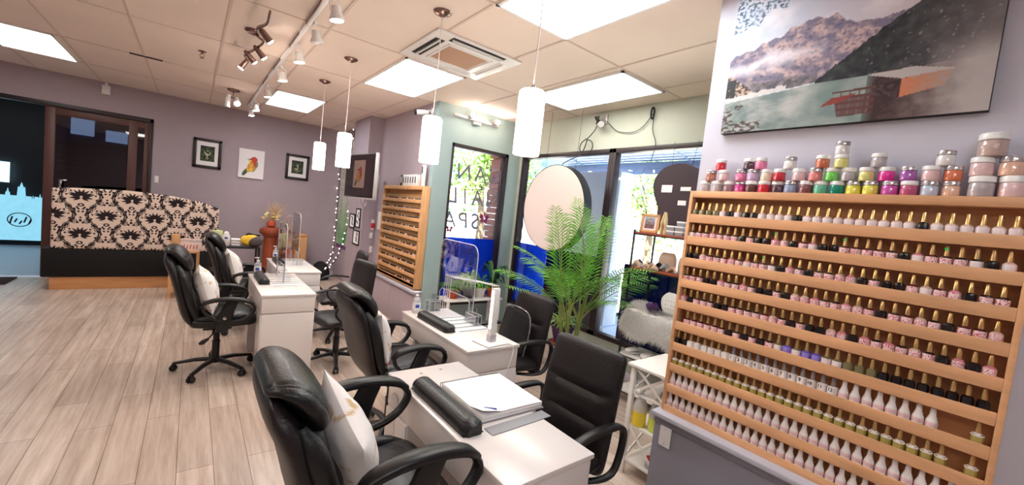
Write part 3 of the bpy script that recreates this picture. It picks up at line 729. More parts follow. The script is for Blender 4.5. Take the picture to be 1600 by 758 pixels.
# fairy lights
def fairy(pts, lab, n):
    t = thing('fairy_lights', lab, 'string lights', (0, 0, 0), 0, 'fairy light strings in the far corner')
    P = catmull(pts, 8); bm = B(); sweep(bm, P, .006, seg=5); obj('wire', bm, M['cord'], t)
    bm0 = B(); lathe(bm0, [(.002, -.010), (.007, -.005), (.008, .005), (.002, .010)], seg=8); b0 = obj('bulb', bm0, EM['fairy'], t)
    for k in range(n):
        p = P[int(k * (len(P) - 1) / max(1, n - 1))]; b = b0 if k == 0 else b0.copy()
        if k: col.objects.link(b); b.parent = t
        b.location = p + Vector((-.025 * (1 if k % 2 else .4), -.03 * (k % 3 - 1), 0))
fairy([(2.26, 8.60, 2.84), (2.28, 8.58, 2.3), (2.28, 8.56, 1.6), (2.27, 8.5, 1.0), (2.24, 8.45, .5), (2.1, 8.3, .25)], 'white fairy light string hanging in the room corner left of the poster', 26)
fairy([(2.26, 7.78, 2.85), (2.30, 7.76, 2.2), (2.29, 7.74, 1.5), (2.27, 7.8, 1.0), (2.22, 7.9, .6), (2.1, 8.0, .3), (2.0, 8.15, .2)], 'white fairy light string along the right edge of the poster', 24)
bm = B(); lathe(bm, [(.10, 0), (.16, .02), (.17, .14), (.12, .28), (.05, .34), (.01, .35)], (1.98, 8.25, 0), 20); tag(obj('black_bag', bm, M['black']), 'black lumpy bag on the floor in the far corner', 'bag')

# ------------------------------------------------------------------ booth bench with damask back
def damask(u, v):
    # u along width in metres, v height in metres; half-drop repeat of a leafy medallion with scroll ogee
    pw, ph = .49, .50
    best = 0
    for kx in range(-1, 2):
        pass
    cx = round(u / (pw / 2)); best = False
    for ix in (cx - 1, cx, cx + 1):
        offz = ph / 2 if ix % 2 else 0
        dz = (v - offz) % ph
        if dz > ph / 2: dz -= ph
        dx = u - ix * pw / 2
        ax = abs(dx)
        # medallion leaves
        x, z = ax / .112, dz / .112
        for k in range(6):
            a = 1.45 - k * .43
            L_ = (.98, 1.02, 1.12, 1.15, 1.02, .8)[k]
            px, pz = math.cos(a), math.sin(a)
            al = x * px + (z + .12) * pz; ac = -x * pz + (z + .12) * px; ac += .16 * al * al * (1 if k < 3 else -.6)
            if .12 < al < L_ and abs(ac) < .135 * math.sin(PI * min(1, max(0, al / L_)) ** .8): return True
        if (x / .28) ** 2 + ((z + 1.05) / .2) ** 2 < 1 and not (x / .12) ** 2 + ((z + 1.05) / .09) ** 2 < 1: return True
        # ogee scroll bands that run between the medallions
        t_ = dz / (ph / 2)
        band = pw / 4 + .062 * math.cos(t_ * PI) + .010
        if abs(ax - band) < .0075 + .003 * math.sin(dz * 80): return True
        # spiral scrolls beside the bands
        for (sx, sz, R) in ((.062, .165, .034), (.165, .055, .034), (.115, -.150, .036), (.175, -.045, .026), (.125, .125, .024)):
            r = math.hypot(ax - sx, dz - sz)
            if r < R:
                th = math.atan2(dz - sz, ax - sx)
                if ((r / R * 2.1 + th / (2 * PI)) % 1) < .5: return True
        for (sx, sz, R) in ((.025, .15, .013), (.0, .178, .016), (.06, -.175, .016), (.0, .215, .012), (.022, -.17, .012), (.10, .200, .013), (.165, -.09, .013), (.135, .01, .011), (.07, .215, .011), (.06, -.21, .014), (.20, .0, .012), (.21, .10, .012), (.15, -.19, .012), (.02, -.205, .012)):
            if math.hypot(ax - sx, dz - sz) < R: return True
    return False
t = thing('booth_bench', 'black booth bench with a cream and black damask back panel', 'bench', (0, 7.7, 0))
boxo('plinth', M['plinth'], t, -1.40, .30, .03, .62, 0, .17, bev=.004)
boxo('base', M['black'], t, -1.47, .36, .0, .66, .17, .545, bev=.012)
def btop(x):
    pts = [(-1.40, 1.325), (-1.22, 1.345), (-.69, 1.372), (-.21, 1.352), (.10, 1.30), (.24, 1.262), (.335, 1.215)]
    for (a, b), (c, d) in zip(pts, pts[1:]):
        if a <= x <= c: return b + (d - b) * (x - a) / (c - a)
    return pts[0][1] if x < 0 else pts[-1][1]
def bpos(u, v):
    x = -1.40 + u * 1.74; zt = btop(x); z = .545 + v * (zt - .545)
    e = min(u * 1.74, (1 - u) * 1.74, v * .8, (1 - v) * .8) / .035
    y = 0.0 if e >= 1 else .03 * (1 - math.sqrt(max(0, 1 - (1 - e) ** 2)))
    return (x, y - .005, z)
def bcol(u, v):
    x = -1.40 + u * 1.74; z = .545 + v * (btop(x) - .545)
    return (34, 20, 24) if damask(x + .05 + .35, z) else (226, 204, 190)
paint_grid('damask_panel', 400, 190, bpos, bcol, M['cloth'], t)
bm = B(); o = [(-1.40 + k * 1.74 / 30, btop(-1.40 + k * 1.74 / 30)) for k in range(31)]
prism(bm, [(-1.40, .545)] + o + [(.34, .545)], .026, .15, 'y'); obj('back_cushion', bm, M['black'], t)

# ------------------------------------------------------------------ manicure desks
def make_desk(label, w=.42, l=1.02):
    t = thing('manicure_desk', label, 'desk', (0, 0, 0), 0, 'white manicure desks')
    h = w / 2; L = l / 2
    boxo('tabletop', M['white'], t, -h, h, -L, L, .712, .732, bev=.003)
    boxo('drawer_box', M['white'], t, -h + .008, h - .008, -L + .008, L - .008, .575, .711, bev=.002)
    for s in (-1, 1):
        y0, y1 = (-L + .006, -L + .25) if s < 0 else (L - .25, L - .006)
        p = boxo('pedestal', M['white'], t, -h + .012, h - .006, y0, y1, .0, .568, bev=.002)
        boxo('pedestal_door', M['white'], p, -h + .002, -h + .011, y0 + .004, (y0 + y1) / 2 - .002, .03, .56, bev=.001)
        boxo('pedestal_door', M['white'], p, -h + .002, -h + .011, (y0 + y1) / 2 + .002, y1 - .004, .03, .56, bev=.001)
    boxo('modesty_panel', M['white'], t, h - .04, h - .025, -L + .25, L - .25, .30, .568)
    # oval pull on the technician side, near the far end
    bm = B(); lathe(bm, [(.022, -.004), (.026, -.004), (.026, .0), (.022, .0)], (0, 0, 0), 20, ax='x'); 
    for v in bm.verts: v.co.y *= 1.5
    o = obj('drawer_pull', bm, M['lgrey'], t, loc=(-h + .006, L - .10, .635))
    return t
desk0 = make_desk('nearest white manicure desk with the open appointment book')
desk0.location = (1.041, 1.435, 0)
DL = ['white manicure desk by the window bay with the slim white lamp', 'white manicure desk beside the far open floor, in front of the farthest desk', 'farthest white manicure desk in front of the carved side cabinet']
DP = [(1.595, 2.57), (.69, 4.31), (.985, 5.41)]
for lab, (x, y) in zip(DL, DP): dup(desk0, (x, y, 0), None, lab)
DT = .732
def vent(x0, x1, y0, y1, n, lab):
    t = thing('dust_vent_grille', lab, 'vent', ((x0 + x1) / 2, (y0 + y1) / 2, DT + .0005), 0, 'dust vent grilles let into the desks')
    w, d = (x1 - x0) / 2, (y1 - y0) / 2
    boxo('plate', M['whitep'], t, -w, w, -d, d, 0, .003, bev=.001)
    for k in range(n):
        y = -d + .03 + k * (2 * d - .06) / (n - 1)
        boxo('slot', M['grey'], t, -w + .01, w - .01, y - .012, y + .012, .003, .0045)
vent(1.53, 1.80, 2.40, 2.82, 5, 'slotted dust vent in the desk with the slim white lamp')
vent(.60, .88, 4.13, 4.60, 5, 'slotted dust vent in the desk nearest the open floor')
vent(.895, 1.17, 5.28, 5.70, 5, 'slotted dust vent in the farthest desk')
def handrest(x, y, l, w, rz, lab):
    t = thing('hand_rest', lab, 'hand rest', (x, y, DT), rz, 'black leather hand rests')
    bm = B(); N = 20; rings = []
    for i in range(N + 1):
        u = i / N; yy = -l / 2 + u * l; e = min(u, 1 - u) * l / .03; s = 1 if e > 1 else (1 - (1 - e) ** 2.5) ** .4 * .35 + .65
        ring = []
        for k in range(17):
            a = PI * k / 16; ring.append(bm.verts.new((-math.cos(a) * w / 2 * s * (1 if 0 < k < 16 else .96), yy, .012 + max(0, math.sin(a)) ** .75 * .045 * s)))
        ring += [bm.verts.new((w / 2 * .96 * s, yy, .001)), bm.verts.new((-w / 2 * .96 * s, yy, .001))]
        rings.append(ring)
    for a, b in zip(rings, rings[1:]):
        for k in range(19): bm.faces.new((a[k], a[(k + 1) % 19], b[(k + 1) % 19], b[k]))
    bm.faces.new(rings[0]); bm.faces.new(rings[-1])
    obj('cushion', bm, M['leather'], t)
    bm = B(); bx(bm, -w / 2 * .94, w / 2 * .94, -l / 2 + .01, l / 2 - .01, .0, .004); obj('base_board', bm, M['plastic'], t)
handrest(.905, 1.487, .50, .10, 0, 'long black padded hand rest on the nearest desk')
handrest(1.47, 2.66, .46, .095, .02, 'long black padded hand rest on the desk with the slim lamp')
handrest(.555, 4.46, .46, .09, 0, 'black padded hand rest on the desk nearest the open floor')
handrest(.85, 5.52, .42, .09, 0, 'black padded hand rest on the farthest desk')
# appointment book
t = thing('appointment_book', 'open spiral appointment book with white pages on the nearest desk', 'book', (1.15, 1.48, DT), -.02)
boxo('back_cover', M['grey'], t, -.175, .175, -.185, .195, 0, .004, bev=.002)
bm = B()
for k in range(5):
    o_ = .004 * rnd.uniform(-1, 1); bx(bm, -.165 + o_, .165 + o_, -.18 + o_, .175 - .002 * k, .0045 + k * .005, .0092 + k * .005, .001)
obj('page_block', bm, M['paper'], t)
def pagec(u, v):
    if abs((v * 26) % 1) < .05 and .06 < u < .94: return (234, 230, 235)
    if abs(u - .5) < .003 or abs(u - .27) < .003 or abs(u - .74) < .003: return (228, 223, 230)
    if fbm(u * 30, int(v * 26) * 5.1, 3) > .5 and (v * 26) % 1 < .4: return (214, 210, 222)
    return (243, 239, 241)
def pp(u, v):
    x = -.165 + u * .33; y = -.18 + v * .35
    cr = max(0, .10 - math.hypot(u * .33, v * .35)) * .25
    return (x, y, .0305 + cr + .003 * math.sin(u * 3))
paint_grid('open_page', 60, 60, pp, pagec, M['paint'], t)
bm = B()
for k in range(30):
    x = -.165 + k * .0114
    sweep(bm, [(x, .185 + .012 * math.cos(a), .016 + .014 * math.sin(a)) for a in [2 * PI * q / 10 for q in range(10)]], .0014, closed=True, seg=5)
obj('spiral_binding', bm, M['plastic'], t)
bm = B(); lathe(bm, [(.004, 0), (.004, .05), (.002, .056)], (0, 0, 0), 8, ax='y')
bm2 = obj('pen', bm, M['bluep']); bm2.location = (1.062, 1.315, DT + .040); bm2.rotation_euler = (0, 0, .9); tag(bm2, 'short blue pen lying on the open page corner', 'pen')
bm = B(); bx(bm, -.163, .163, -.03, .03, 0, .004, .002); o = obj('vent_cover', bm, M['grey'], loc=(1.13, 1.240, DT + .0005)); o.rotation_euler = (0, 0, .03); tag(o, 'flat grey strip on the nearest desk beside the book', 'cover strip')
for x, y in ((.98, 1.87), (1.10, 1.88)):
    bm = B(); lathe(bm, [(.009, 0), (.009, .0015), (.002, .002)], (x, y, DT), 12); tag(obj('screw_cap', bm, M['grey']), 'tiny screw cap near the far edge of the nearest desk', 'screw cap', 'screw caps on the nearest desk')
# slim lamp
t = thing('desk_lamp', 'slim upright white tablet lamp on a flat square base', 'lamp', (1.63, 2.16, DT), .12)
boxo('base', M['whitep'], t, -.10, .10, -.085, .085, 0, .012, bev=.005)
bm = B(); bx(bm, -.028, .028, -.022, .022, .012, .06, .006); obj('hinge', bm, M['lgrey'], t)
bm = B(); bx(bm, -.027, .027, -.016, .016, .03, .375, .006); obj('light_arm', bm, M['whitep'], t)
boxo('diffuser', EM['shadet'], t, -.028, -.026, -.012, .012, .10, .36)
cable('lamp_cord', [(1.68, 2.08, DT + .010), (1.725, 2.05, DT + .008), (1.73, 2.035, .70), (1.70, 2.03, .60), (1.64, 2.03, .48), (1.62, 2.03, .3)], .003, M['whitep'], 'thin white lamp cord hanging off the end of the desk')

def bottle_pump(loc, lab, s=1.0):
    t = thing('sanitizer_bottle', lab, 'bottle', loc); t.scale = (s, s, s)
    bm = B(); lathe(bm, [(.028, 0), (.031, .004), (.031, .10), (.026, .118), (.012, .126), (.011, .132)], seg=20); obj('bottle_body', bm, M['clearp'], t)
    bm = B(); lathe(bm, [(.0312, .03), (.0315, .032), (.0315, .085), (.0312, .087)], seg=20, cap=False); obj('label_band', bm, M['paper'], t)
    boxo('printed_mark', M['bluep'], t, -.022, .01, -.0328, -.030, .045, .072)
    bm = B(); lathe(bm, [(.013, .13), (.014, .132), (.014, .145), (.005, .148), (.004, .168)], seg=14); bx(bm, -.03, .01, -.006, .006, .165, .175, .003); obj('pump', bm, M['whitep'], t)
bottle_pump((1.475, 3.01, DT), 'clear pump sanitizer bottle at the far end of the lamp desk')
bottle_pump((.555, 4.77, DT), 'clear pump bottle with blue print on the desk nearest the open floor')
bottle_pump((.865, 5.86, DT), 'clear pump bottle on the farthest desk', .95)
# acrylic shields and holders
def shield(x, y, w, h, lab, arch=1):
    t = thing('acrylic_shield', lab, 'sneeze guard', (x, y, DT), 0, 'clear acrylic shields on the desks')
    # the shield stands across the desk, pane in the YZ plane
    n = 10; r = .09 if arch else .03
    o = [(-w / 2, 0)] + [(-w / 2 + r - r * math.cos(a), h - r + r * math.sin(a)) for a in [PI / 2 * k / n for k in range(n + 1)]] + [(w / 2 - r + r * math.sin(a), h - r + r * math.cos(a)) for a in [PI / 2 * k / n for k in range(n + 1)]] + [(w / 2, 0), (w / 2 - .06, 0), (w / 2 - .06, .13), (w / 2 - .1, .16), (-w / 2 + .1, .16), (-w / 2 + .06, .13), (-w / 2 + .06, 0)]
    bm = B(); prism(bm, o, -.002, .002, 'x'); obj('pane', bm, M['acryl'], t)
    bm = B(); sweep(bm, [(0, a, max(b, .002)) for a, b in o], .0032, .0032, closed=True, seg=6); obj('polished_edge', bm, M['edge'], t)
    for s in (-1, 1):
        bm = B(); bx(bm, -.06, .06, s * (w / 2 - .03) - .002, s * (w / 2 - .03) + .002, 0, .09); obj('foot', bm, M['acryl'], t)
shield(1.80, 2.98, .62, .60, 'tall clear acrylic shield standing on the lamp desk')
shield(.72, 4.52, .46, .56, 'clear acrylic shield on the desk nearest the open floor')
shield(1.02, 5.55, .50, .62, 'clear acrylic shield on the farthest desk before the urn stand')
def acryl_box(x, y, w, d, h, lab):
    t = thing('acrylic_holder', lab, 'holder', (x, y, DT + .001)); bm = B()
    for a in ((-w, w, -d, -d + .003), (-w, w, d - .003, d), (-w, -w + .003, -d, d), (w - .003, w, -d, d), (-.002, .002, -d, d)): bx(bm, *a, 0, h)
    bx(bm, -w, w, -d, d, 0, .003); obj('box', bm, M['acryl'], t)
    bm = B()
    sweep(bm, [(-w, -d, h), (w, -d, h), (w, d, h), (-w, d, h)], .002, closed=True, seg=5)
    for a in ((-w, -d), (w, -d), (w, d), (-w, d), (0, -d)): sweep(bm, [(a[0], a[1], 0), (a[0], a[1], h)], .002, seg=5)
    obj('polished_edge', bm, M['edge'], t)
acryl_box(1.64, 3.035, .055, .03, .085, 'small clear acrylic holder at the far end of the lamp desk')
acryl_box(1.765, 2.60, .03, .07, .075, 'small clear acrylic holder under the shield of the lamp desk')
# folded triangular card on the desk
t = thing('tent_card', 'clear triangular tent card on the farthest desk', 'sign', (.80, 4.98, DT))
bm = B(); prism(bm, [(-.055, 0), (.055, 0), (0, .10)], -.03, .03, 'y'); obj('card', bm, M['acryl'], t)
bm = B()
for y in (-.03, .03): sweep(bm, [(-.055, y, .002), (.055, y, .002), (0, y, .10)], .0022, closed=True, seg=5)
obj('card_edge', bm, M['edge'], t)

# ------------------------------------------------------------------ executive chairs (face +X)
def star_base(t, hub=.36, R=.29, rot=.35):
    bm = B()
    lathe(bm, [(.035, .07), (.045, .075), (.045, .10), (.03, .115), (.03, .12)], seg=18); obj('hub', bm, M['plastic'], t)
    bm = B(); lathe(bm, [(.028, .11), (.028, .25), (.031, .252), (.031, .26), (.024, .262), (.024, hub - .06), (.034, hub - .05), (.034, hub)], seg=18); obj('gas_lift', bm, M['plastic'], t)
    for k in range(5):
        a = rot + 2 * PI * k / 5; ca, sa = math.cos(a), math.sin(a)
        bm = B(); sweep(bm, [(.02 * ca, .02 * sa, .098), (R * .5 * ca, R * .5 * sa, .092), (R * ca, R * sa, .066)], [.026, .021, .016], [.016, .014, .011], side=(-sa, ca, 0), seg=10, e=3)
        leg = obj('base_leg', bm, M['plastic'], t)
        bm = B(); d = Vector((-sa, ca, 0)); c = Vector((R * ca, R * sa, .027))
        for s in (-1, 1): sweep(bm, [c + d * s * .006, c + d * s * .012, c + d * s * .024], [.02, .027, .022], seg=14)
        sweep(bm, [c + Vector((0, 0, .01)), c + Vector((0, 0, .045))], .009, seg=8); sweep(bm, [c + Vector((0, 0, .022)) - d * .018, c + Vector((0, 0, .03)), c + Vector((0, 0, .022)) + d * .018], .012, seg=8); obj('caster', bm, M['plastic'], leg)
def exec_arm(s, dz=0):
    y = s * .285; bm = B()
    # padded top
    sweep(bm, [(-.13, y, .625), (-.09, y, .662), (0, y, .682), (.10, y, .680), (.18, y, .662), (.225, y, .632)], [.02, .03, .034, .034, .032, .024], [.010, .015, .017, .017, .016, .012], side=(0, 1, 0), smooth=4, seg=14, e=2.6)
    # front loop curling back under to the post
    sweep(bm, [(.20, y, .655), (.235, y, .60), (.205, y, .54), (.14, y, .50), (.06, y, .485)], [.022, .024, .022, .02, .02], [.012, .012, .012, .013, .014], side=(0, 1, 0), smooth=4, seg=10, e=2.6)
    # rear loop
    sweep(bm, [(-.12, y, .632), (-.105, y, .585), (-.055, y, .535), (.0, y, .50)], .018, .011, side=(0, 1, 0), smooth=4, seg=10, e=2.6)
    # broad centre post running down to the seat
    sweep(bm, [(.085, y, .672), (.055, y, .60), (.03, y, .52), (.02, y - s * .01, .44), (.02, y - s * .05, .405), (.02, y - s * .12, .40)], [.014] * 4 + [.010, .010], [.040, .044, .052, .044, .045, .045], side=(0, 1, 0), smooth=3, seg=10, e=3)
    return bm
def make_exec(label, lift=0):
    t = thing('executive_chair', label, 'office chair', (0, 0, 0), 0, 'high-backed black leather office chairs on the left of the desks')
    star_base(t, .38)
    zo = lift
    # under-seat plate and lever
    bm = B(); bx(bm, -.10, .10, -.09, .09, .375, .415, .01); obj('tilt_plate', bm, M['plastic'], t)
    bm = B(); sweep(bm, [(-.02, -.09, .385), (-.04, -.20, .372), (-.07, -.25, .35)], .006, seg=8); sweep(bm, [(-.065, -.245, .355), (-.10, -.265, .335), (-.125, -.27, .325)], [.012, .022, .010], [.006, .008, .005], seg=10); obj('tilt_lever', bm, M['plastic'], t)
    # seat
    bm = B(); pad(bm, [(-.20, .475), (-.08, .468), (.08, .472), (.2, .478), (.265, .455)], [.225, .245, .25, .248, .23], [.05, .052, .055, .055, .045], e=4, rnd_end=.12); obj('seat', bm, M['leather'], t)
    bm = B(); pad(bm, [(-.14, .51), (0, .512), (.13, .516), (.225, .505)], [.17, .185, .185, .17], [.022, .028, .03, .022], e=3.4, rnd_end=.16); obj('seat_cushion', bm, M['leather'], t)
    for s in (-1, 1):
        bm = B(); sweep(bm, [(-.15, s * .215, .505), (0, s * .225, .517), (.14, s * .222, .518), (.22, s * .205, .50)], [.018, .026, .026, .016], smooth=4, seg=10); obj('seat_bolster', bm, M['leather'], t)
    # back shell
    bm = B(); pad(bm, [(-.165, .44), (-.215, .56), (-.25, .72), (-.285, .88), (-.325, 1.0), (-.355, 1.075)], [.20, .235, .25, .25, .235, .19], [.032, .038, .04, .042, .042, .03], e=3.6, rnd_end=.13, seg=36); obj('back_shell', bm, M['leather2'], t)
    # front pillows: lower, upper and the rolled head pillow
    bm = B(); pad(bm, [(-.135, .52), (-.165, .62), (-.185, .72), (-.215, .80)], [.165, .19, .195, .18], [.035, .05, .052, .038], e=3, rnd_end=.22); obj('lumbar_cushion', bm, M['leather'], t)
    bm = B(); pad(bm, [(-.195, .75), (-.225, .85), (-.25, .93), (-.275, .985)], [.17, .185, .185, .16], [.032, .045, .045, .03], e=3, seg=72, n=10, rnd_end=.25, dent=lambda u, c: 1 - .25 * math.exp(-((abs(c) - .72) / .03) ** 2) - .06 * math.sin(u * 30) ** 2 * c * c); obj('upper_back_cushion', bm, M['leather'], t)
    bm = B(); pad(bm, [(-.22, .905), (-.225, .965), (-.25, 1.03), (-.29, 1.085), (-.33, 1.105), (-.37, 1.09)], [.14, .19, .215, .215, .20, .17], [.026, .045, .05, .047, .036, .022], e=2.8, seg=96, n=12, rnd_end=.24, dent=lambda u, c: 1 - .10 * math.exp(-((u - .5) / .03) ** 2) - .26 * math.exp(-((abs(c) - .80) / .022) ** 2) - .12 * math.exp(-((abs(c) - .88) / .016) ** 2) - .05 * max(0, 1 - u / .35) * math.sin(c * 34) ** 2); obj('head_cushion', bm, M['leather'], t)
    for s in (-1, 1):
        bm = B(); sweep(bm, [(-.14, s * .20, .50), (-.185, s * .215, .64), (-.215, s * .225, .78), (-.25, s * .22, .90), (-.285, s * .20, .99)], [.018, .034, .036, .034, .018], [.022, .036, .038, .036, .018], smooth=5, seg=12); obj('side_bolster', bm, M['leather'], t)
    for s in (-1, 1):
        a = obj('armrest', exec_arm(s), M['plastic'], t)
        bm = B(); lathe(bm, [(.006, 0), (.012, 0), (.013, .003 * s), (.004, .006 * s)], (.032, s * .285 + s * .0145, .53), 16, ax='y'); obj('bolt_cap', bm, M['chrome'], a)
    return t
ex = make_exec('high-backed black leather office chair at the nearest desk, bottom of the view')
ex.location = (.55, 1.38, 0)
def raise_upper(root, dz):
    for c in root.children:
        if c.name.split('.')[0] not in ('hub', 'gas_lift', 'base_leg'): c.location.z += dz
    for c in root.children:
        if c.name.split('.')[0] == 'gas_lift':
            c.scale.z = 1 + dz / .38 * 1.0
chairB = dup(ex, (.220, 4.205, 0), 0, 'high-backed black leather office chair on the open floor with its star base in full view')
chairC = dup(ex, (1.125, 2.57, 0), 0, 'high-backed black leather office chair at the slim lamp desk')
chairD = dup(ex, (.50, 5.40, 0), 0, 'high-backed black leather office chair at the farthest desk')
raise_upper(ex, .06); raise_upper(chairC, .03)
for c in ex.children:
    if c.name.split('.')[0] == 'armrest': c.scale = (1.15, 1.04, 1.12)
for root, dz in ((ex, -.115), (chairB, -.06), (chairC, -.10), (chairD, -.06)):
    for c in root.children:
        if c.name.split('.')[0] in ('back_shell', 'head_cushion', 'upper_back_cushion', 'lumbar_cushion', 'side_bolster'):
            k = 1 + dz / .66; c.scale.z = k; c.location.z += .44 * (1 - k)
# throw pillows
def pillow(loc, rx, ry, rz, seed, lab, s=.2):
    t = thing('throw_pillow', lab, 'pillow', loc, 0, 'pale printed throw pillows on the office chairs'); t.rotation_euler = (rx, ry, rz)
    n = 44
    def P(sg):
        def f(u, v):
            x, y = u * 2 - 1, v * 2 - 1
            th = .085 * ((1 - x ** 2) * (1 - y ** 2)) ** .62 + .004 * (1 - x ** 8) * (1 - y ** 8)
            w = 1 - .10 * (1 - abs(x) ** 2) * abs(y) ** 2; w2 = 1 - .10 * (1 - abs(y) ** 2) * abs(x) ** 2
            th += .004 * fbm(u * 6 + seed, v * 6, sg) * (1 - x ** 8) * (1 - y ** 8)
            return (sg * th, x * s * w2, y * s * w)
        return f
    def c(u, v):
        x, y = u * 2 - 1, v * 2 - 1
        base = (238, 232, 230)
        for (fx, fy, a, L, cc) in ((-.25, .25, .9, .34, (96, 122, 140)), (.25, .1, 1.3, .3, (120, 130, 140)), (-.05, -.35, .5, .3, (150, 120, 110)), (.45, .55, 2.2, .22, (60, 92, 96))):
            dx, dy = x - fx, y - fy; al = dx * math.cos(a) + dy * math.sin(a); ac = -dx * math.sin(a) + dy * math.cos(a)
            if abs(al) < L and abs(ac) < .06 * (1 - (al / L) ** 2): return cc
        if fbm(x * 6 + seed, y * 6, 4) > .32 and y < -.3: return (178, 60, 66)
        if fbm(x * 4 + seed, y * 4, 8) > .42: return (206, 176, 130)
        return base
    paint_grid('front_cover', n, n, P(1), c, M['cloth'], t); paint_grid('back_cover', n, n, P(-1), c, M['cloth'], t)
pillow((.465, 1.385, .735), .30, -.25, 0, 1, 'pale printed throw pillow on the nearest office chair', .20)
pillow((.125, 4.205, .71), .0, -.28, 0, 2, 'pale feather-print throw pillow on the chair standing on the open floor', .19)
pillow((.98, 2.57, .735), .05, -.22, 0, 3, 'pale throw pillow on the chair at the slim lamp desk', .19)
pillow((.39, 5.40, .705), .0, -.28, 0, 4, 'pale throw pillow on the chair at the farthest desk', .19)

# ------------------------------------------------------------------ client chairs (face -X)
def make_client(label):
    t = thing('client_chair', label, 'office chair', (0, 0, 0), 0, 'square-backed black client chairs on the right of the desks')
    star_base(t, .38, .27, .1)
    boxo('tilt_plate', M['plastic'], t, -.10, .10, -.09, .09, .375, .41, bev=.01)
    bm = B(); pad(bm, [(-.22, .43), (-.1, .45), (.06, .445), (.2, .44)], [.22, .235, .235, .225], [.038, .042, .042, .04], e=5, rnd_end=.1); obj('seat', bm, M['leather2'], t)
    def dent(u, c):
        d = 1.0
        for uc in (.36, .66): d -= .42 * math.exp(-((u - uc - .05 * (1 - c * c) * (1 if uc < .5 else -1)) / .028) ** 2) * (1 - abs(c) ** 5)
        return d
    bm = B(); pad(bm, [(-.18, .36), (-.20, .40), (-.215, .56), (-.24, .74), (-.27, .88), (-.29, .975)], [.20, .225, .235, .235, .232, .228], [.03, .038, .042, .042, .04, .032], e=5.5, rnd_end=.07, seg=40, n=9, dent=dent)
    for v in bm.verts: v.co.x *= -1
    obj('backrest', bm, M['leather2'], t)
    bm = B(); sweep(bm, [(.05, 0, .40), (.2, 0, .39), (.25, 0, .44), (.255, 0, .56)], .03, .008, side=(0, 1, 0), smooth=4, seg=8, e=3); obj('back_bracket', bm, M['plastic'], t)
    for s in (-1, 1):
        y = s * .275; bm = B()
        sweep(bm, [(-.16, y, .615), (-.13, y, .645), (-.02, y, .665), (.12, y, .665), (.22, y, .65), (.262, y, .60), (.25, y, .50), (.20, y, .42), (.12, y - s * .03, .395), (.02, y - s * .1, .39)],
              [.016, .024, .027, .027, .024, .02, .018, .018, .018, .018], [.007, .012, .014, .014, .012, .012, .012, .012, .010, .008], side=(0, 1, 0), smooth=4, seg=12, e=2.8)
        obj('armrest', bm, M['plastic'], t)
    return t
cl = make_client('square-backed black chair at the nearest desk, in front of the white side shelf')
cl.location = (1.43, 1.37, 0); cl.rotation_euler = (0, 0, .05)
dup(cl, (2.02, 2.50, 0), -.04, 'square-backed black chair at the slim lamp desk beside the bay')
def make_task(label):
    t = thing('task_chair', label, 'office chair', (0, 0, 0), 0, 'small black task chairs with curved arms')
    star_base(t, .38, .27, .5)
    boxo('tilt_plate', M['plastic'], t, -.09, .09, -.08, .08, .375, .41, bev=.01)
    bm = B(); pad(bm, [(-.21, .43), (-.1, .45), (.06, .445), (.18, .44)], [.20, .22, .22, .20], [.036, .042, .042, .036], e=4, rnd_end=.13); obj('seat', bm, M['leather2'], t)
    bm = B(); pad(bm, [(-.18, .50), (-.2, .60), (-.215, .76), (-.235, .92), (-.25, 1.0)], [.17, .195, .20, .20, .19], [.025, .034, .036, .034, .026], e=4.2, rnd_end=.1, seg=36)
    for v in bm.verts: v.co.x *= -1
    obj('backrest', bm, M['leather2'], t)
    bm = B(); sweep(bm, [(.04, 0, .39), (.19, 0, .385), (.24, 0, .44), (.235, 0, .6)], .028, .008, side=(0, 1, 0), smooth=4, seg=8, e=3); obj('back_bracket', bm, M['plastic'], t)
    for s in (-1, 1):
        y = s * .26; bm = B()
        sweep(bm, [(.17, y, .645), (.05, y, .66), (-.06, y, .655), (-.14, y, .62), (-.165, y, .56), (-.13, y, .50), (-.06, y, .445), (-.02, y - s * .05, .40), (0, y - s * .12, .39)],
              [.024, .026, .024, .018, .015, .015, .016, .018, .018], [.010, .011, .011, .010, .010, .010, .010, .008, .008], side=(0, 1, 0), smooth=4, seg=12, e=2.8)
        obj('armrest', bm, M['plastic'], t)
    return t
tk = make_task('small black task chair behind the desk nearest the open floor')
tk.location = (1.155, 4.0, 0); tk.rotation_euler = (0, 0, .22)
dup(tk, (1.36, 4.80, 0), -.06, 'small black task chair at the farthest desk, against the low wall')
# mesh lumbar support leaning on the client chair
t = thing('mesh_back_support', 'black mesh lumbar support leaning on the chair beside the bay', 'back support', (2.10, 2.53, .50)); t.rotation_euler = (0, .22, .05)
def arc(w, h, x, bow):
    o = [(-w, 0), (-w * 1.02, h * .5), (-w * .86, h * .88), (-w * .45, h), (w * .45, h), (w * .86, h * .88), (w * 1.02, h * .5), (w, 0)]
    return [(x - bow * (1 - (a / w) ** 2), a, b) for a, b in o]
bm = B(); sweep(bm, arc(.17, .36, 0, .06), .006, smooth=4, seg=8); sweep(bm, arc(.13, .32, .04, 0), .0035, smooth=4, seg=6); obj('wire_frame', bm, M['chrome'], t)
vs = []; bm = B(); g = []
for j in range(13):
    row = []
    for i in range(13):
        a = (i / 12 * 2 - 1) * .165; b = j / 12 * .35 * (1 - .12 * (abs(a) / .165) ** 4); row.append(bm.verts.new((-.06 * (1 - (a / .17) ** 2), a, b)))
    g.append(row)
for j in range(12):
    for i in range(12): bm.faces.new((g[j][i], g[j][i + 1], g[j + 1][i + 1], g[j + 1][i]))
o = obj('mesh_sheet', bm, M['mesh'], t); md = o.modifiers.new('s', 'SOLIDIFY'); md.thickness = .003

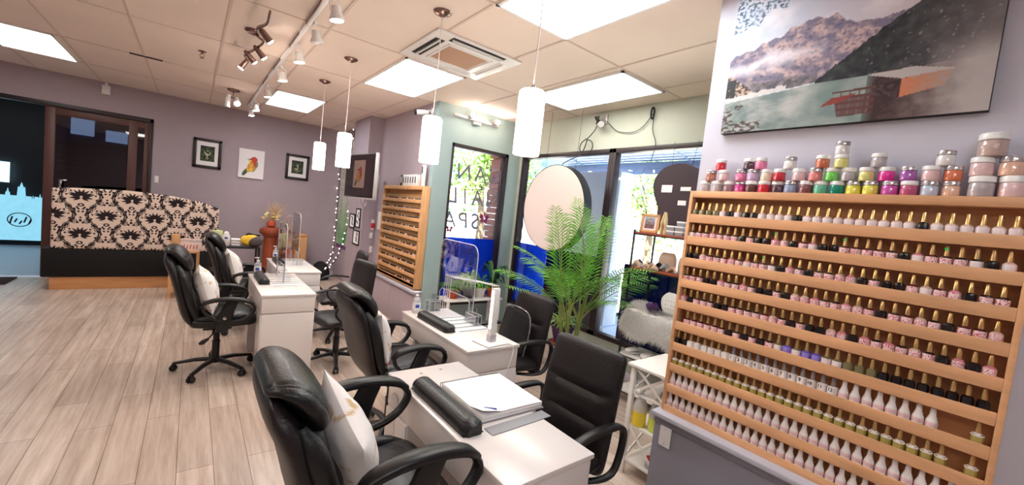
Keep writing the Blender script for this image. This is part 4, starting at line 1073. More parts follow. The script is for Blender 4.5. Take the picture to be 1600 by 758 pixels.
# ------------------------------------------------------------------ polish racks
LIP = [1.718 - .12 * k for k in range(10)]
RY0, RY1, RXF, RXB = -.02, 1.18, 2.15, 2.248
t = thing('polish_rack', 'large honey wood polish rack filling the right wall', 'rack', (0, 0, 0))
for y0, y1 in ((RY0, RY0 + .018), (RY1 - .018, RY1)): boxo('side_panel', M['wood'], t, RXF, RXB, y0, y1, .604, 1.845, bev=.002)
boxo('top_board', M['wood'], t, RXF, RXB, RY0 + .018, RY1 - .018, 1.81, 1.845, bev=.002)
boxo('back_board', M['wood'], t, RXB - .006, RXB, RY0 + .018, RY1 - .018, .604, 1.81)
for z in LIP:
    s = boxo('shelf', M['wood'], t, RXF + .006, RXB - .006, RY0 + .018, RY1 - .018, z - .037, z - .028)
    boxo('shelf_lip', M['wood'], s, RXF, RXF + .007, RY0 + .018, RY1 - .018, z - .046, z, bev=.001)
def bmat(name, c, **k): return mat(name, rgb(*c), k.get('rough', .18), coat=.6)
GB = [bmat('polish_black', (24, 18, 20)), bmat('polish_wine', (92, 24, 36)), bmat('polish_nude', (226, 190, 176)), bmat('polish_olive', (128, 120, 86)), bmat('polish_pink', (226, 130, 150)), bmat('polish_brown', (70, 44, 40)), bmat('polish_violet', (112, 96, 196))]
olive = mat('gold_olive_glass', rgb(176, 158, 84), .15, coat=.8); whiteb = mat('white_bottle', rgb(244, 236, 234), .22, coat=.4)
ZB = -.0277
def polish_mesh():
    bm = B(); lathe(bm, [(.014, 0), (.016, .002), (.0165, .043), (.0145, .052), (.0075, .056), (.006, .06)], seg=14, sq=3); body = bm
    bm = B(); lathe(bm, [(.0086, .056), (.0084, .058), (.0068, .091), (.0055, .094), (.001, .0945)], seg=12); cap = bm
    bm = B(); lathe(bm, [(.0166, .014), (.0168, .016), (.0168, .046), (.0160, .0485)], seg=14, sq=3, cap=False); lab = bm
    return body, cap, lab
def white_mesh():
    bm = B(); lathe(bm, [(.014, 0), (.017, .002), (.0175, .042), (.0160, .052), (.0132, .056), (.0128, .058)], seg=14); body = bm
    bm = B(); lathe(bm, [(.0132, .058), (.0126, .061), (.0096, .068), (.0082, .093), (.007, .096), (.001, .0965)], seg=14); return body, bm
_b, _c, _l = polish_mesh()
def to_me(bm, nm, m):
    bmesh.ops.recalc_face_normals(bm, faces=bm.faces); me = bpy.data.meshes.new(nm); bm.to_mesh(me); bm.free()
    for p in me.polygons: p.use_smooth = True
    me.set_sharp_from_angle(angle=.7); me.materials.append(m); return me
bodyme = [to_me(_b.copy(), 'polish_body', m) for m in GB] + [to_me(_b, 'polish_body', olive)]
capg = to_me(_c.copy(), 'gold_cap', M['gold']); capo = to_me(_c.copy(), 'dull_gold_cap', M['goldold']); capgr = to_me(_c, 'grey_cap', M['greycap'])
def label_mat():
    m = mat('printed_label', rgb(240, 214, 212), .5); nt = m.node_tree; b = nt.nodes['Principled BSDF']
    tc = nt.nodes.new('ShaderNodeTexCoord'); oi = nt.nodes.new('ShaderNodeObjectInfo'); mp = nt.nodes.new('ShaderNodeVectorMath'); mp.operation = 'ADD'
    nt.links.new(tc.outputs['Object'], mp.inputs[0]); nt.links.new(oi.outputs['Random'], mp.inputs[1])
    n = nt.nodes.new('ShaderNodeTexNoise'); n.inputs['Scale'].default_value = 260; n.inputs['Detail'].default_value = 1
    nt.links.new(mp.outputs[0], n.inputs['Vector'])
    r = nt.nodes.new('ShaderNodeValToRGB'); r.color_ramp.interpolation = 'CONSTANT'
    r.color_ramp.elements[0].color = rgb(198, 70, 92); r.color_ramp.elements[1].position = .44; r.color_ramp.elements[1].color = rgb(243, 214, 214)
    nt.links.new(n.outputs[0], r.inputs[0]); nt.links.new(r.outputs[0], b.inputs['Base Color']); return m
lm = label_mat()
labme = [to_me(_l.copy(), 'red_print_label', lm), to_me(_l.copy(), 'pale_label', mat('pale_label', rgb(238, 222, 222), .5)), to_me(_l.copy(), 'violet_label', mat('violet_label', rgb(150, 130, 220), .4)), to_me(_l, 'white_collar', whiteb)]
_wb, _wc = white_mesh(); wbody = to_me(_wb, 'white_bottle', whiteb); wcap = to_me(_wc, 'white_cap', whiteb)
wl = B(); lathe(wl, [(.0176, .030), (.0179, .032), (.0177, .043), (.0172, .045)], seg=14, cap=False); wlab = to_me(wl, 'faint_pink_label', mat('faint_pink_label', rgb(236, 200, 204), .5))
gb = B(); lathe(gb, [(.014, 0), (.0165, .002), (.0170, .040), (.0165, .054), (.008, .057), (.006, .06)], seg=14, sq=4); gbody = to_me(gb, 'white_square_bottle', whiteb)
cb = B(); lathe(cb, [(.0150, .0455), (.0176, .0465), (.0176, .050), (.0085, .057)], seg=14); collar = to_me(cb, 'white_collar', whiteb)
def bottle(y, z, parts, label, group, cat='nail polish bottle', name='polish_bottle', x=2.177, rz=None):
    t = thing(name, label, cat, (x + rnd.uniform(-.002, .002), y, z), rnd.uniform(-.25, .25) if rz is None else rz, group)
    for nm, me in parts:
        o = bpy.data.objects.new(nm, me); col.objects.link(o); o.parent = t
    return t
ORD = ['top', 'second', 'third', 'fourth', 'fifth', 'sixth', 'seventh', 'eighth', 'ninth', 'bottom']
P0 = .0372; Y0 = 1.148
dots = {(1, round((Y0 - .722) / P0)), (1, round((Y0 - .480) / P0)), (2, round((Y0 - .790) / P0)), (1, round((Y0 - .17) / P0))}
for row in range(10):
    z = LIP[row] + ZB
    n = 31
    for k in range(n):
        y = Y0 - k * P0
        if y < .01: continue
        u = k / 30; R = ORD[row]
        if row <= 5:
            if row == 5 and k == 0: continue
            r = rnd.random(); lb = 0
            if row == 0: body, lb = (3, None) if k < 4 else ((0, None) if k in (5, 7, 8, 13, 24) else (2, 1)); cap = capg
            elif row == 5:
                cap = capg
                if k < 7: body, lb = 1, 0
                elif k < 13: body, lb = 0, (None if k % 2 else 0)
                elif k < 20: body, lb = (6, 2) if k in (14, 16, 17) else (3, 1)
                else: body, lb = (3, None) if k < 23 else (0, None)
            else:
                body = rnd.choice([0, 1, 4, 2, 5, 0]); lb = None if r < .22 else (0 if r < .85 or row > 2 else 1)
                if lb is None: body = 0
                cap = capg if row in (2, 3, 4) else capo
            nm = {None: 'dark glass', 0: 'red-printed label', 1: 'pale label', 2: 'violet label'}[lb]
            grp = 'gold-capped polish bottles with %s on the %s shelf of the big rack' % (nm, R)
            lab = 'gold-capped polish bottle with %s, %s shelf of the big rack' % (nm, R)
            if row == 0 and k < 4: lab = 'gold-capped olive polish bottle at the left end of the top shelf'; grp = 'olive polish bottles at the left of the top shelf'
            if row == 5 and body == 3: lab = 'gold-capped olive polish bottle on the sixth shelf of the big rack'; grp = 'olive polish bottles on the sixth shelf'
            if row == 1: lab = lab.replace('gold-capped', 'dull gold capped')
            parts = [('bottle_body', bodyme[body]), ('cap', cap)]
            if lb is not None: parts.append(('paper_label', labme[lb]))
            dot = (row, k) in dots
            if dot: lab = 'polish bottle with a green dot on its cap, %s shelf, %s' % (R, ['far left part', 'left part', 'middle part', 'right part'][min(3, int(u * 4))]); grp = 'polish bottles with green dots on their caps'
            b = bottle(y, z, parts, lab, grp)
            if dot:
                bm = B(); lathe(bm, [(.0055, -.0012), (.0055, .0), (.001, .0003)], (-.0086, 0, .082), 12, ax='x'); obj('green_dot', bm, M['green'], b); b.rotation_euler = (0, 0, -.25)
        elif row == 6:
            if k < 2: bottle(y, z, [('bottle_body', bodyme[0]), ('cap', capg)], 'gold-capped black polish bottle at the left end of the seventh shelf', 'black polish bottles at the left of the seventh shelf')
            elif k < 8: bottle(y, z, [('bottle_body', gbody), ('cap', capg), ('paper_label', labme[2])], 'gold-capped bottle with a violet label on the seventh shelf', 'violet-labelled bottles on the seventh shelf')
            elif k < 20:
                num = k - 7
                b = bottle(y, z, [('bottle_body', gbody), ('cap', capgr)], 'white bottle with grey cap numbered %d on the seventh shelf' % num, 'numbered grey-capped bottles', name='numbered_bottle', rz=-.3)
                text_mesh('handwritten_number', str(num), .023 if num < 10 else .020, M['ink'], b, T(-.0176, 0, .0435) @ FACE_NX)
            elif k < 31 and k not in (20 + 8,):
                last = k == 30
                if last: bottle(y, z, [('bottle_body', bodyme[7]), ('cap', capg), ('collar', collar)], 'gold-capped amber bottle alone at the right end of the seventh shelf', 'amber bottle right of the gap')
                elif k != 29: bottle(y, z, [('bottle_body', wbody), ('cap', wcap), ('paper_label', wlab)], 'plain white polish bottle on the right half of the seventh shelf', 'white polish bottles on the seventh shelf', name='gel_bottle')
        elif row == 7:
            if k == 29: continue
            bottle(y, z, [('bottle_body', bodyme[7]), ('cap', capg), ('collar', collar)], 'gold-capped amber bottle with white collar on the eighth shelf', 'amber white-collared bottles on the eighth shelf')
        else:
            bottle(y, z, [('bottle_body', wbody), ('cap', wcap), ('paper_label', wlab)], 'plain white gel bottle on the %s shelf of the big rack' % R, 'white gel bottles on the %s shelf' % R, name='gel_bottle')
# far small rack
SY0, SY1, SXF = 4.66, 6.02, 2.235
t = thing('polish_rack', 'smaller honey wood polish rack on the far wall beside the television', 'rack', (0, 0, 0))
for y0, y1 in ((SY0, SY0 + .05), (SY1 - .03, SY1)): boxo('side_panel', M['wood2'], t, SXF, 2.328, y0, y1, .55, 1.85, bev=.004)
boxo('top_board', M['wood2'], t, SXF, 2.328, SY0 + .05, SY1 - .03, 1.80, 1.85, bev=.004)
boxo('back_board', M['wood2'], t, 2.322, 2.328, SY0 + .05, SY1 - .03, .55, 1.80)
boxo('bottom_board', M['wood2'], t, SXF, 2.322, SY0 + .05, SY1 - .03, .55, .60)
bmb = B()
for k in range(10):
    z = 1.675 - k * .1185
    s = boxo('shelf', M['wood2'], t, SXF + .006, 2.322, SY0 + .05, SY1 - .03, z - .045, z - .036)
    boxo('shelf_lip', M['wood2'], s, SXF, SXF + .007, SY0 + .05, SY1 - .03, z - .046, z, bev=.001)
    for q in range(34):
        y = SY0 + .075 + q * .0362
        lathe(bmb, [(.015, 0), (.016, .043), (.0125, .052)], (2.262, y, z - .0355), 8, mi=rnd.choice([0, 0, 1, 1, 2]))
        lathe(bmb, [(.0085, .052), (.0065, .096)], (2.262, y, z - .0355), 8, mi=3)
o = obj('polish_bottles_far', bmb, [GB[0], GB[5], GB[2], M['goldold']]); o.name = 'rack_of_polish_bottles'; tag(o, 'rows of tiny gold-capped polish bottles filling the far rack', 'nail polish bottles'); o['kind'] = 'stuff'
# white boxes and device on the far rack
for k in range(7):
    y = 5.42 - k * .075
    m = M['plastic'] if k == 0 else M['whitep']
    t = thing('polish_display_box', ('black' if k == 0 else 'white') + ' slim box standing on the far rack' + (', leftmost of the row' if k == 0 else ''), 'box', (2.28, y, 1.85), 0, 'black slim box on the far rack' if k == 0 else 'white slim boxes on the far rack')
    boxo('carton', m, t, -.03, .03, -.033, .033, 0, .15, bev=.003)
    boxo('printed_mark', M['ink'] if k else M['whitep'], t, -.0315, -.030, -.015, .01, .04, .12)
t = thing('card_reader', 'white upright device with a black screen on the far rack', 'device', (2.28, 4.80, 1.85), -.2)
boxo('housing', M['whitep'], t, -.02, .02, -.045, .045, 0, .27, bev=.008); boxo('display', M['ink'], t, -.0215, -.019, -.025, .025, .16, .25)

# ------------------------------------------------------------------ powder jars on the big rack
lidw = mat('white_lid', rgb(244, 240, 238), .3, coat=.3); lidc = mat('silver_clear_lid', rgb(196, 190, 194), .15, metal=.55, coat=.5, var=.3, vscale=60)
CN = {'taupe': (196, 170, 162), 'grey': (186, 176, 180), 'mauve': (150, 120, 128), 'magenta': (216, 70, 150), 'dark brown': (104, 62, 62), 'red': (212, 46, 64), 'plum': (96, 70, 84), 'blue grey': (150, 160, 190), 'brown': (140, 84, 88), 'mint': (110, 200, 168), 'teal': (0, 142, 120), 'yellow': (236, 228, 90), 'orchid': (206, 84, 176), 'rose': (196, 88, 130), 'pale blue': (196, 206, 226), 'peach': (236, 190, 166), 'pale pink': (232, 196, 196), 'pink': (238, 128, 168), 'lilac': (206, 170, 206), 'white': (232, 226, 224), 'cream': (232, 214, 190), 'salmon': (236, 140, 138), 'lime': (120, 220, 96), 'lemon': (232, 226, 140), 'hot pink': (240, 54, 160), 'violet': (176, 98, 180), 'orange': (232, 128, 88), 'rust': (206, 110, 76), 'copper': (176, 110, 90)}
JM = {}
def jar(y, z, cname, clear, lab, big=1.0, dx=0):
    if cname not in JM: JM[cname] = mat('powder_' + cname.replace(' ', '_'), rgb(*CN[cname]), .12, coat=.9, var=.08, vscale=60)
    t = thing('powder_jar', lab, 'jar', (2.195 + dx, y, z), rnd.uniform(-.3, .3), 'nail powder jars stacked on the big rack'); s = big
    bm = B(); lathe(bm, [(.023 * s, 0), (.025 * s, .002), (.0255 * s, .006), (.0255 * s, .036 * s), (.023 * s, .039 * s)], seg=22); obj('jar_body', bm, JM[cname], t)
    bm = B(); r = .0245 if not clear else .024
    lathe(bm, [(r * s, .0395 * s), (.0262 * s, .041 * s), (.0262 * s, .054 * s), (.0245 * s, .0565 * s), (.01 * s, .0567 * s)], seg=22); obj('lid', bm, lidc if clear else lidw, t)
    if not clear: 
        bm = B(); lathe(bm, [(.02565 * s, .012 * s), (.0258 * s, .013 * s), (.0258 * s, .026 * s), (.02565 * s, .027 * s)], seg=22, cap=False)
        for f in [f for f in bm.faces if f.calc_center_median().x > -.004 or abs(f.calc_center_median().y) > .014 * s]: bm.faces.remove(f)
        for v in [v for v in bm.verts if not v.link_faces]: bm.verts.remove(v)
        obj('front_sticker', bm, JM[cname], t)
JZ = 1.8455; H1 = .0572
R1 = [(1.125, 'grey', 0), (1.061, 'grey', 0), (1.002, 'mauve', 0), (.944, 'magenta', 1), (.888, 'dark brown', 0), (.830, 'red', 0), (.773, 'plum', 0), (.717, 'blue grey', 1), (.657, 'brown', 0), (.602, 'mint', 0), (.544, 'teal', 0), (.487, 'yellow', 1), (.430, 'yellow', 1), (.371, 'orchid', 1), (.314, 'rose', 0), (.257, 'pale blue', 1), (.202, 'peach', 1)]
R2 = [(1.10, 'copper', 1), (1.03, 'pale pink', 0), (.945, 'pink', 1), (.888, 'lilac', 1), (.828, 'cream', 0), (.770, 'red', 0), (.690, 'pale pink', 0), (.626, 'salmon', 1), (.569, 'lime', 0), (.511, 'grey', 0), (.450, 'lemon', 0), (.387, 'hot pink', 0), (.323, 'violet', 1), (.260, 'pale pink', 0), (.203, 'orange', 1)]
R3 = [(1.055, 'red', 0), (.915, 'plum', 0), (.858, 'pink', 0), (.735, 'white', 1), (.607, 'rust', 0), (.540, 'lemon', 0), (.418, 'grey', 0), (.228, 'white', 1)]
R4 = [(.545, 'white', 1)]
seen = set()
for ti, (rw, nm) in enumerate(((R1, 'bottom'), (R2, 'second'), (R3, 'third'), (R4, 'top'))):
    for k, (y, c, cl_) in enumerate(rw):
        nxt = ''
        if k:
            nxt = ', right of the %s one' % rw[k - 1][1] + (' near the right end' if (rw[k - 1][1], c) in seen else '')
            seen.add((rw[k - 1][1], c))
        if k == 0: nxt = ', leftmost of its tier'
        jar(y, JZ + ti * H1, c, cl_, '%s powder jar, %s lid, %s tier%s' % (c, 'clear' if cl_ else 'white', nm, nxt), dx=rnd.uniform(-.006, .006))
B2 = [(.128, 0, 'grey', 0, 1.3, 'large grey powder jar on the bottom tier, left of the big pair'), (.057, 0, 'pale pink', 0, 1.3, 'large pale pink powder jar on the bottom tier, right of the big pair'),
      (.135, 1, 'pale pink', 0, 1.18, 'large pale pink jar stacked on the big grey jar'), (.068, 1, 'peach', 1, 1.18, 'large peach jar with clear lid stacked on the big pale pink jar'),
      (.118, 2, 'taupe', 0, 1.45, 'largest powder jar, greyish, topmost at the right end of the jars'), (-.006, 0, 'grey', 1, 1.0, 'small grey jar at the right edge of the view')]
zz = {0: JZ, 1: JZ + .0572 * 1.3, 2: JZ + .0572 * 1.3 + .0572 * 1.18}
for y, lv, c, cl_, s, lab in B2: jar(y, zz[lv], c, cl_, lab, s)

# painting
t = thing('mountain_lake_canvas', 'large canvas print of a mountain lake with a boathouse', 'picture', (2.25, 0, 0))
PY0, PY1, PZ0, PZ1 = .145, 1.092, 2.16, 2.86
boxo('canvas_block', M['ink'], t, -.034, 0, PY0, PY1, PZ0, PZ1, bev=.002)
def inpoly(x, y, P):
    c = False; j = len(P) - 1
    for i in range(len(P)):
        if (P[i][1] > y) != (P[j][1] > y) and x < (P[j][0] - P[i][0]) * (y - P[i][1]) / (P[j][1] - P[i][1]) + P[i][0]: c = not c
        j = i
    return c
def pl(x, P):
    for (a, b), (c, d) in zip(P, P[1:]):
        if a <= x <= c: return b + (d - b) * (x - a) / (c - a)
    return P[0][1] if x < P[0][0] else P[-1][1]
def lake(u, v):
    # u 0..1 left to right as seen, v 0..1 bottom to top
    n = fbm(u * 7, v * 7, 1); n2 = fbm(u * 22, v * 18, 2); n3 = fbm(u * 60, v * 50, 3, 3)
    c = mixc(mixc((222, 226, 240), (186, 190, 208), v), (214, 190, 192), max(0, u - .25) * 1.4)
    c = mixc(c, (240, 232, 234), max(0, .4 + n * 1.4 - abs(v - .8) * 2) * .5)
    ridge = pl(u, [(0, .55), (.03, .58), (.12, .595), (.18, .635), (.24, .64), (.29, .69), (.34, .70), (.40, .72), (.44, .69), (.47, .715), (.51, .65), (.56, .622), (.64, .61), (.72, .63)]) + .012 * fbm(u * 30, 0, 6)
    if v < ridge:
        c = mixc((122, 112, 134), (196, 166, 166), .45 + n2 * .9 + .5 * math.sin((u * 1.2 + v) * 22 + 5 * n))
        c = mixc(c, (96, 88, 104), max(0, n3) * 1.2)
        cl = max(0, 1 - abs(v - .46 - .10 * u - .06 * n) / .075)
        c = mixc(c, (232, 220, 226), cl * (1 if u < .30 else max(0, 1 - (u - .30) * 5)))
    if v < .36 - .05 * u + .03 * n2 and u < .43: c = mixc((86, 84, 90), (150, 134, 138), .45 + n2 * 1.2)
    if u < .13 and v < .44 - u: c = mixc((206, 168, 140), (60, 56, 60), .5 + n3 * 2)
    sh = min(.235 + .12 * u, .286)
    if u < .30 and sh < v < sh + .03 + .02 * n2: c = (214, 206, 204)
    if v < sh:
        c = mixc((118, 132, 130), (208, 200, 196), .42 + .9 * fbm(u * 7 + 3, v * 10, 7))
        c = mixc(c, (126, 146, 140), max(0, min(.5, (u - .2) * 2)))
        if abs(v - sh) < .008: c = (210, 212, 214)
    hill = pl(u, [(.42, .29), (.569, .457), (.66, .56), (.759, .657), (1.0, .92)]) + .012 * fbm(u * 50, 0, 8)
    if u > .42 and v < hill and v > sh - .01:
        c = mixc((30, 30, 36), (66, 70, 70), .4 + n2 * .8)
        c = mixc(c, (140, 128, 128), min(.75, max(0, (u - .66) * 2.6) * max(.25, 1 - abs(v - .35) * .9)))
        if n3 > .62 and u > .6: c = mixc(c, (190, 180, 180), .5)
    if u > .62 and v <= .285:
        c = mixc((62, 42, 42), (176, 164, 160), (u - .68) * 3.2 + n2 * .3)
        if u < .66: c = mixc((104, 120, 114), c, (u - .62) * 25)
    if u > .8 and v < .42: c = mixc(c, (184, 174, 172), min(.9, (u - .8) * 6) * max(0, min(1, (.42 - v) * 8)))
    if inpoly(u, v, [(.64, .245), (.739, .228), (.738, .121), (.65, .15)]): c = mixc((50, 34, 38), (92, 66, 66), .4 + n3)
    if inpoly(u, v, [(.739, .228), (.895, .246), (.87, .16), (.738, .121)]): c = mixc((206, 124, 88), (170, 150, 144), (u - .739) * 6.5 + n3 * .4)
    if inpoly(u, v, [(.614, .279), (.774, .287), (.90, .246), (.739, .229)]): c = (186, 176, 174)
    if inpoly(u, v, [(.50, .20), (.66, .21), (.66, .05), (.53, .04)]):
        if (v * 26) % 1 < .4: c = (96, 58, 56)
        elif (u * 30) % 1 < .14: c = (120, 90, 86)
        elif v < .16: c = mixc(c, (84, 46, 46), .7)
    if inpoly(u, v, [(.455, .115), (.50, .165), (.60, .18), (.53, .13)]): c = (140, 62, 54)
    if u < .26 and v > .80 - .1 * u + .15 * n and n3 > .05 and u + (1 - v) < .42: c = mixc((70, 90, 110), (120, 140, 160), .5 + n2)
    if u < .20 and v < .20 - u * .6 + .15 * n and fbm(u * 40, v * 60, 2, 3) > .0: c = (84, 70, 66)
    if u < .05 and .26 < v < .40 and n2 > -.15: c = (46, 44, 46)
    return c
paint_grid('printed_front', 300, 200, lambda u, v: (-.0348, PY1 - .001 - u * (PY1 - PY0 - .002), PZ0 + .001 + v * (PZ1 - PZ0 - .002)), lake, M['paint'], t)
# blank plate on the counter box
t = thing('wall_plate', 'blank white cover plate on the grey box under the big rack', 'cover plate', (2.12, 1.115, .475))
boxo('plate', M['whitep'], t, -.007, 0, -.034, .034, -.057, .057, bev=.003)
for s in (-1, 1):
    bm = B(); lathe(bm, [(.003, -.002), (.003, 0)], (-.0065, 0, s * .04), 10, ax='x'); obj('screw', bm, M['lgrey'], t)

# ------------------------------------------------------------------ white side shelf with bottles
t = thing('side_shelf', 'white X-sided side shelf behind the nearest client chair', 'shelf', (0, 0, 0))
X0, X1, Yn, Yf = 2.17, 2.62, 1.235, 1.50
X0, X1, Yn, Yf = 2.30, 2.72, 1.22, 1.50
boxo('top', M['whitew'], t, X0 - .015, X1 + .015, Yn - .01, Yf + .02, .715, .735, bev=.004)
for z in (.32, .085): boxo('shelf_board', M['whitew'], t, X0 + .01, X1 - .01, Yn + .01, Yf - .01, z, z + .014)
boxo('shelf_board', M['whitew'], t, X0 + .01, X1 - .01, Yn + .01, Yf - .01, .535, .547)
for x in (X0, X1 - .03):
    for y in (Yn, Yf - .03): boxo('leg', M['whitew'], t, x, x + .03, y, y + .03, 0, .715, bev=.002)
bm = B()
for z0, z1 in ((.10, .32), (.55, .71)):
    sweep(bm, [(X0 + .015, Yn + .03, z0), (X0 + .015, Yf - .03, z1)], .006, .010, side=(1, 0, 0), seg=6); sweep(bm, [(X0 + .015, Yn + .03, z1), (X0 + .015, Yf - .03, z0)], .006, .010, side=(1, 0, 0), seg=6)
    obj('cross_brace', bm, M['whitew'], t); bm = B(); sweep(bm, [(X0 + .03, Yf - .015, z0), (X1 - .03, Yf - .015, z1)], .006, .010, side=(0, 1, 0), seg=6); obj('back_brace', bm, M['whitew'], t); bm = B()
bm.free()
def spray(x, y, z, m, lab, s=1.0, h=.11):
    t = thing('spray_bottle', lab, 'bottle', (x, y, z)); t.scale = (s, s, s)
    bm = B(); lathe(bm, [(.038, 0), (.044, .006), (.044, h), (.043, h + .001)], seg=20); obj('liquid', bm, m, t)
    bm = B(); lathe(bm, [(.0445, h * .98), (.0445, .13), (.034, .165), (.016, .185), (.014, .195)], seg=20); obj('bottle_shoulder', bm, M['clearp'], t)
    bm = B(); lathe(bm, [(.017, .195), (.017, .215), (.01, .22)], seg=14); bx(bm, -.05, .02, -.012, .012, .22, .245, .006); sweep(bm, [(-.03, 0, .22), (-.035, 0, .195), (-.028, 0, .18)], .004, seg=6); obj('spray_head', bm, M['whitep'], t)
spray(2.35, 1.43, .334, M['yliq'], 'spray bottle of yellow liquid on the white side shelf', 1.0, .10)
spray(2.38, 1.33, .334, M['gliq'], 'bottle of lime liquid on the white side shelf, nearest the rack', 1.0, .09)
spray(2.47, 1.36, .334, M['pliq'], 'bottle of pink liquid on the white side shelf behind the lime one', .95, .13)
t = thing('small_jar', 'small pale jar on the bottom board of the white side shelf', 'jar', (2.36, 1.32, .10)); bm = B(); lathe(bm, [(.025, 0), (.028, .004), (.028, .05)], seg=18); obj('jar_body', bm, M['clearp'], t); bm = B(); lathe(bm, [(.029, .05), (.029, .065), (.01, .066)], seg=18); obj('lid', bm, M['red'], t)

# ------------------------------------------------------------------ black metal display shelf in the bay
t = thing('display_shelf', 'black metal display shelf with wooden boards in the window bay', 'shelf', (0, 0, 0))
DX0, DX1, DY0, DY1 = 3.20, 3.55, 1.45, 2.25
for x in (DX0, DX1 - .015):
    for y in (DY0, DY1 - .015): boxo('post', M['plastic'], t, x, x + .015, y, y + .015, 0, 1.60)
for z in (1.585, 1.26, .86, .45, .12):
    s = boxo('shelf_board', M['redwood'] if z > 1 else M['whitew'], t, DX0 + .002, DX1 - .002, DY0 + .004, DY1 - .004, z - .02, z - .002, bev=.002)
    bm = B()
    for a in ((DX0, DX1, DY0, DY0 + .008), (DX0, DX1, DY1 - .008, DY1), (DX0, DX0 + .008, DY0, DY1)): bx(bm, *a, z - .03, z - .0201)
    obj('rail', bm, M['plastic'], s)
# items on it
t = thing('photo_frame', 'gold wooden photo frame on the top of the display shelf', 'picture frame', (3.30, 2.165, 1.584), .25); t.rotation_euler = (0, .12, .25)
bm = B()
for a in ((-.085, .085, .15, .175), (-.085, .085, 0, .025), (-.085, -.06, 0, .175), (.06, .085, 0, .175)): bx(bm, 0, .015, *a, .003)
obj('frame', bm, M['wood2'], t); boxo('backing', M['paper'], t, .008, .013, -.065, .065, .02, .16)
paint_grid('photo', 20, 24, lambda u, v: (.0068, .045 - u * .09, .04 + v * .10), lambda u, v: mixc((110, 60, 56), (170, 180, 196), v + .4 * fbm(u * 5, v * 5, 2)), M['paint'], t)
# plaster hand display
t = thing('hand_sculpture', 'pale plaster praying hands on the top of the display shelf', 'sculpture', (3.33, 2.03, 1.584), .3)
def hands_half(s):
    bm = B(); sweep(bm, [(0, s * .018, 0), (.0, s * .018, .05), (0, s * .015, .085), (0, s * .012, .12)], [.028, .032, .038, .036], [.016, .016, .013, .010], side=(1, 0, 0), smooth=4, seg=12)
    for k, (x, h) in enumerate(((-.026, .175), (-.009, .20), (.009, .195), (.026, .165))):
        sweep(bm, [(x, s * .012, .11), (x * 1.05, s * .010, (h + .11) / 2), (x * 1.0, s * .006, h)], [.0085, .008, .005], smooth=3, seg=8)
    sweep(bm, [(-.03, s * .014, .07), (-.048, s * .012, .10), (-.046, s * .008, .135)], [.011, .010, .006], smooth=3, seg=8)
    return bm
obj('left_hand', hands_half(-1), M['handm'], t); obj('right_hand', hands_half(1), M['handm'], t)
for k, (y, z) in enumerate(((1.92, 0), (1.84, 0), (1.92, 1), (1.84, 1), (1.83, 2), (1.74, 0))):
    t = thing('small_box', ['lower left', 'lower middle', 'middle left', 'middle right', 'topmost', 'rightmost'][k] + ' small grey and white box in the stack beside the plaster hands', 'box', (3.28, y, 1.584 + z * .042), 0, 'small boxes on the display shelf')
    boxo('carton', M['grey'], t, -.03, .03, -.035, .035, 0, .032, bev=.002); boxo('lid', M['paper'], t, -.032, .032, -.037, .037, .026, .040, bev=.002)
def bag(y, z, lab, m, s=1):
    t = thing('handbag', lab, 'bag', (3.38, y, z), .1, 'handbags on the display shelf'); t.scale = (s, s, s)
    bm = B(); pad(bm, [(0, 0.001), (.0, .06), (0, .12), (0, .165)], [.075, .082, .078, .06], [.03, .034, .028, .012], e=4, rnd_end=.1); obj('bag_body', bm, m, t)
    bm = B(); sweep(bm, [(0, -.045, .155), (0, -.04, .21), (0, 0, .235), (0, .04, .21), (0, .045, .155)], .004, smooth=4, seg=6); obj('handle', bm, m, t)
bag(1.98, 1.259, 'beige handbag on the second board of the display shelf, left one', M['beige']); bag(1.80, 1.259, 'beige handbag on the second board of the display shelf, right one', M['beige'], .9)
# dark crumpled scarf
bm = B()
rr = random.Random(5)
for k in range(16):
    y = rr.uniform(1.62, 2.2); x = rr.uniform(3.22, 3.34)
    sweep(bm, [(x, y, 1.265), (x + rr.uniform(-.03, .03), y + .04, 1.285 + rr.uniform(0, .03)), (x + rr.uniform(-.03, .03), y + .09, 1.266)], [.012, .02, .012], [.006, .008, .006], smooth=3, seg=7, mi=k % 3)
tag(obj('crumpled_scarves', bm, [M['plastic'], M['beige'], M['grey']]), 'heap of dark and beige scarves in front of the handbags', 'scarves')['kind'] = 'stuff'
# fur rug draped over the middle board
def furdrape():
    bm = B(); rr = random.Random(9); g = []
    NU, NV = 26, 22
    def P(u, v):
        y = 2.24 - u * .62 ; 
        if v < .45: x = 3.42 - v / .45 * .22; z = .875 + .03 * math.sin(u * 9) + .02 * math.sin(v * 14)
        else: x = 3.19 - .02 * math.sin((v - .45) * 6); z = .87 - (v - .45) / .55 * (.18 + .12 * u + .04 * math.sin(u * 7))
        return Vector((x, y + .02 * math.sin(v * 9), z))
    for j in range(NV + 1): g.append([bm.verts.new(P(i / NU, j / NV)) for i in range(NU + 1)])
    for j in range(NV):
        for i in range(NU): bm.faces.new((g[j][i], g[j][i + 1], g[j + 1][i + 1], g[j + 1][i]))
    for _ in range(15000):
        u, v = rr.random(), rr.random(); p = P(u, v); q = p + Vector((rr.gauss(-.026, .014), rr.gauss(0, .02), rr.gauss(-.02, .022) if v > .45 else rr.gauss(.022, .012)))
        d = Vector((rr.uniform(-1, 1), rr.uniform(-1, 1), rr.uniform(-1, 1))).normalized() * .0022
        bm.faces.new((bm.verts.new(p - d), bm.verts.new(p + d), bm.verts.new(q)))
    return bm
tag(obj('fur_rug', furdrape(), M['fur']), 'shaggy white fur draped over the middle of the display shelf', 'rug')
bm = B(); lathe(bm, [(.03, 0), (.055, .01), (.06, .04), (.03, .065), (.005, .07)], (3.27, 2.0, .90), 14)
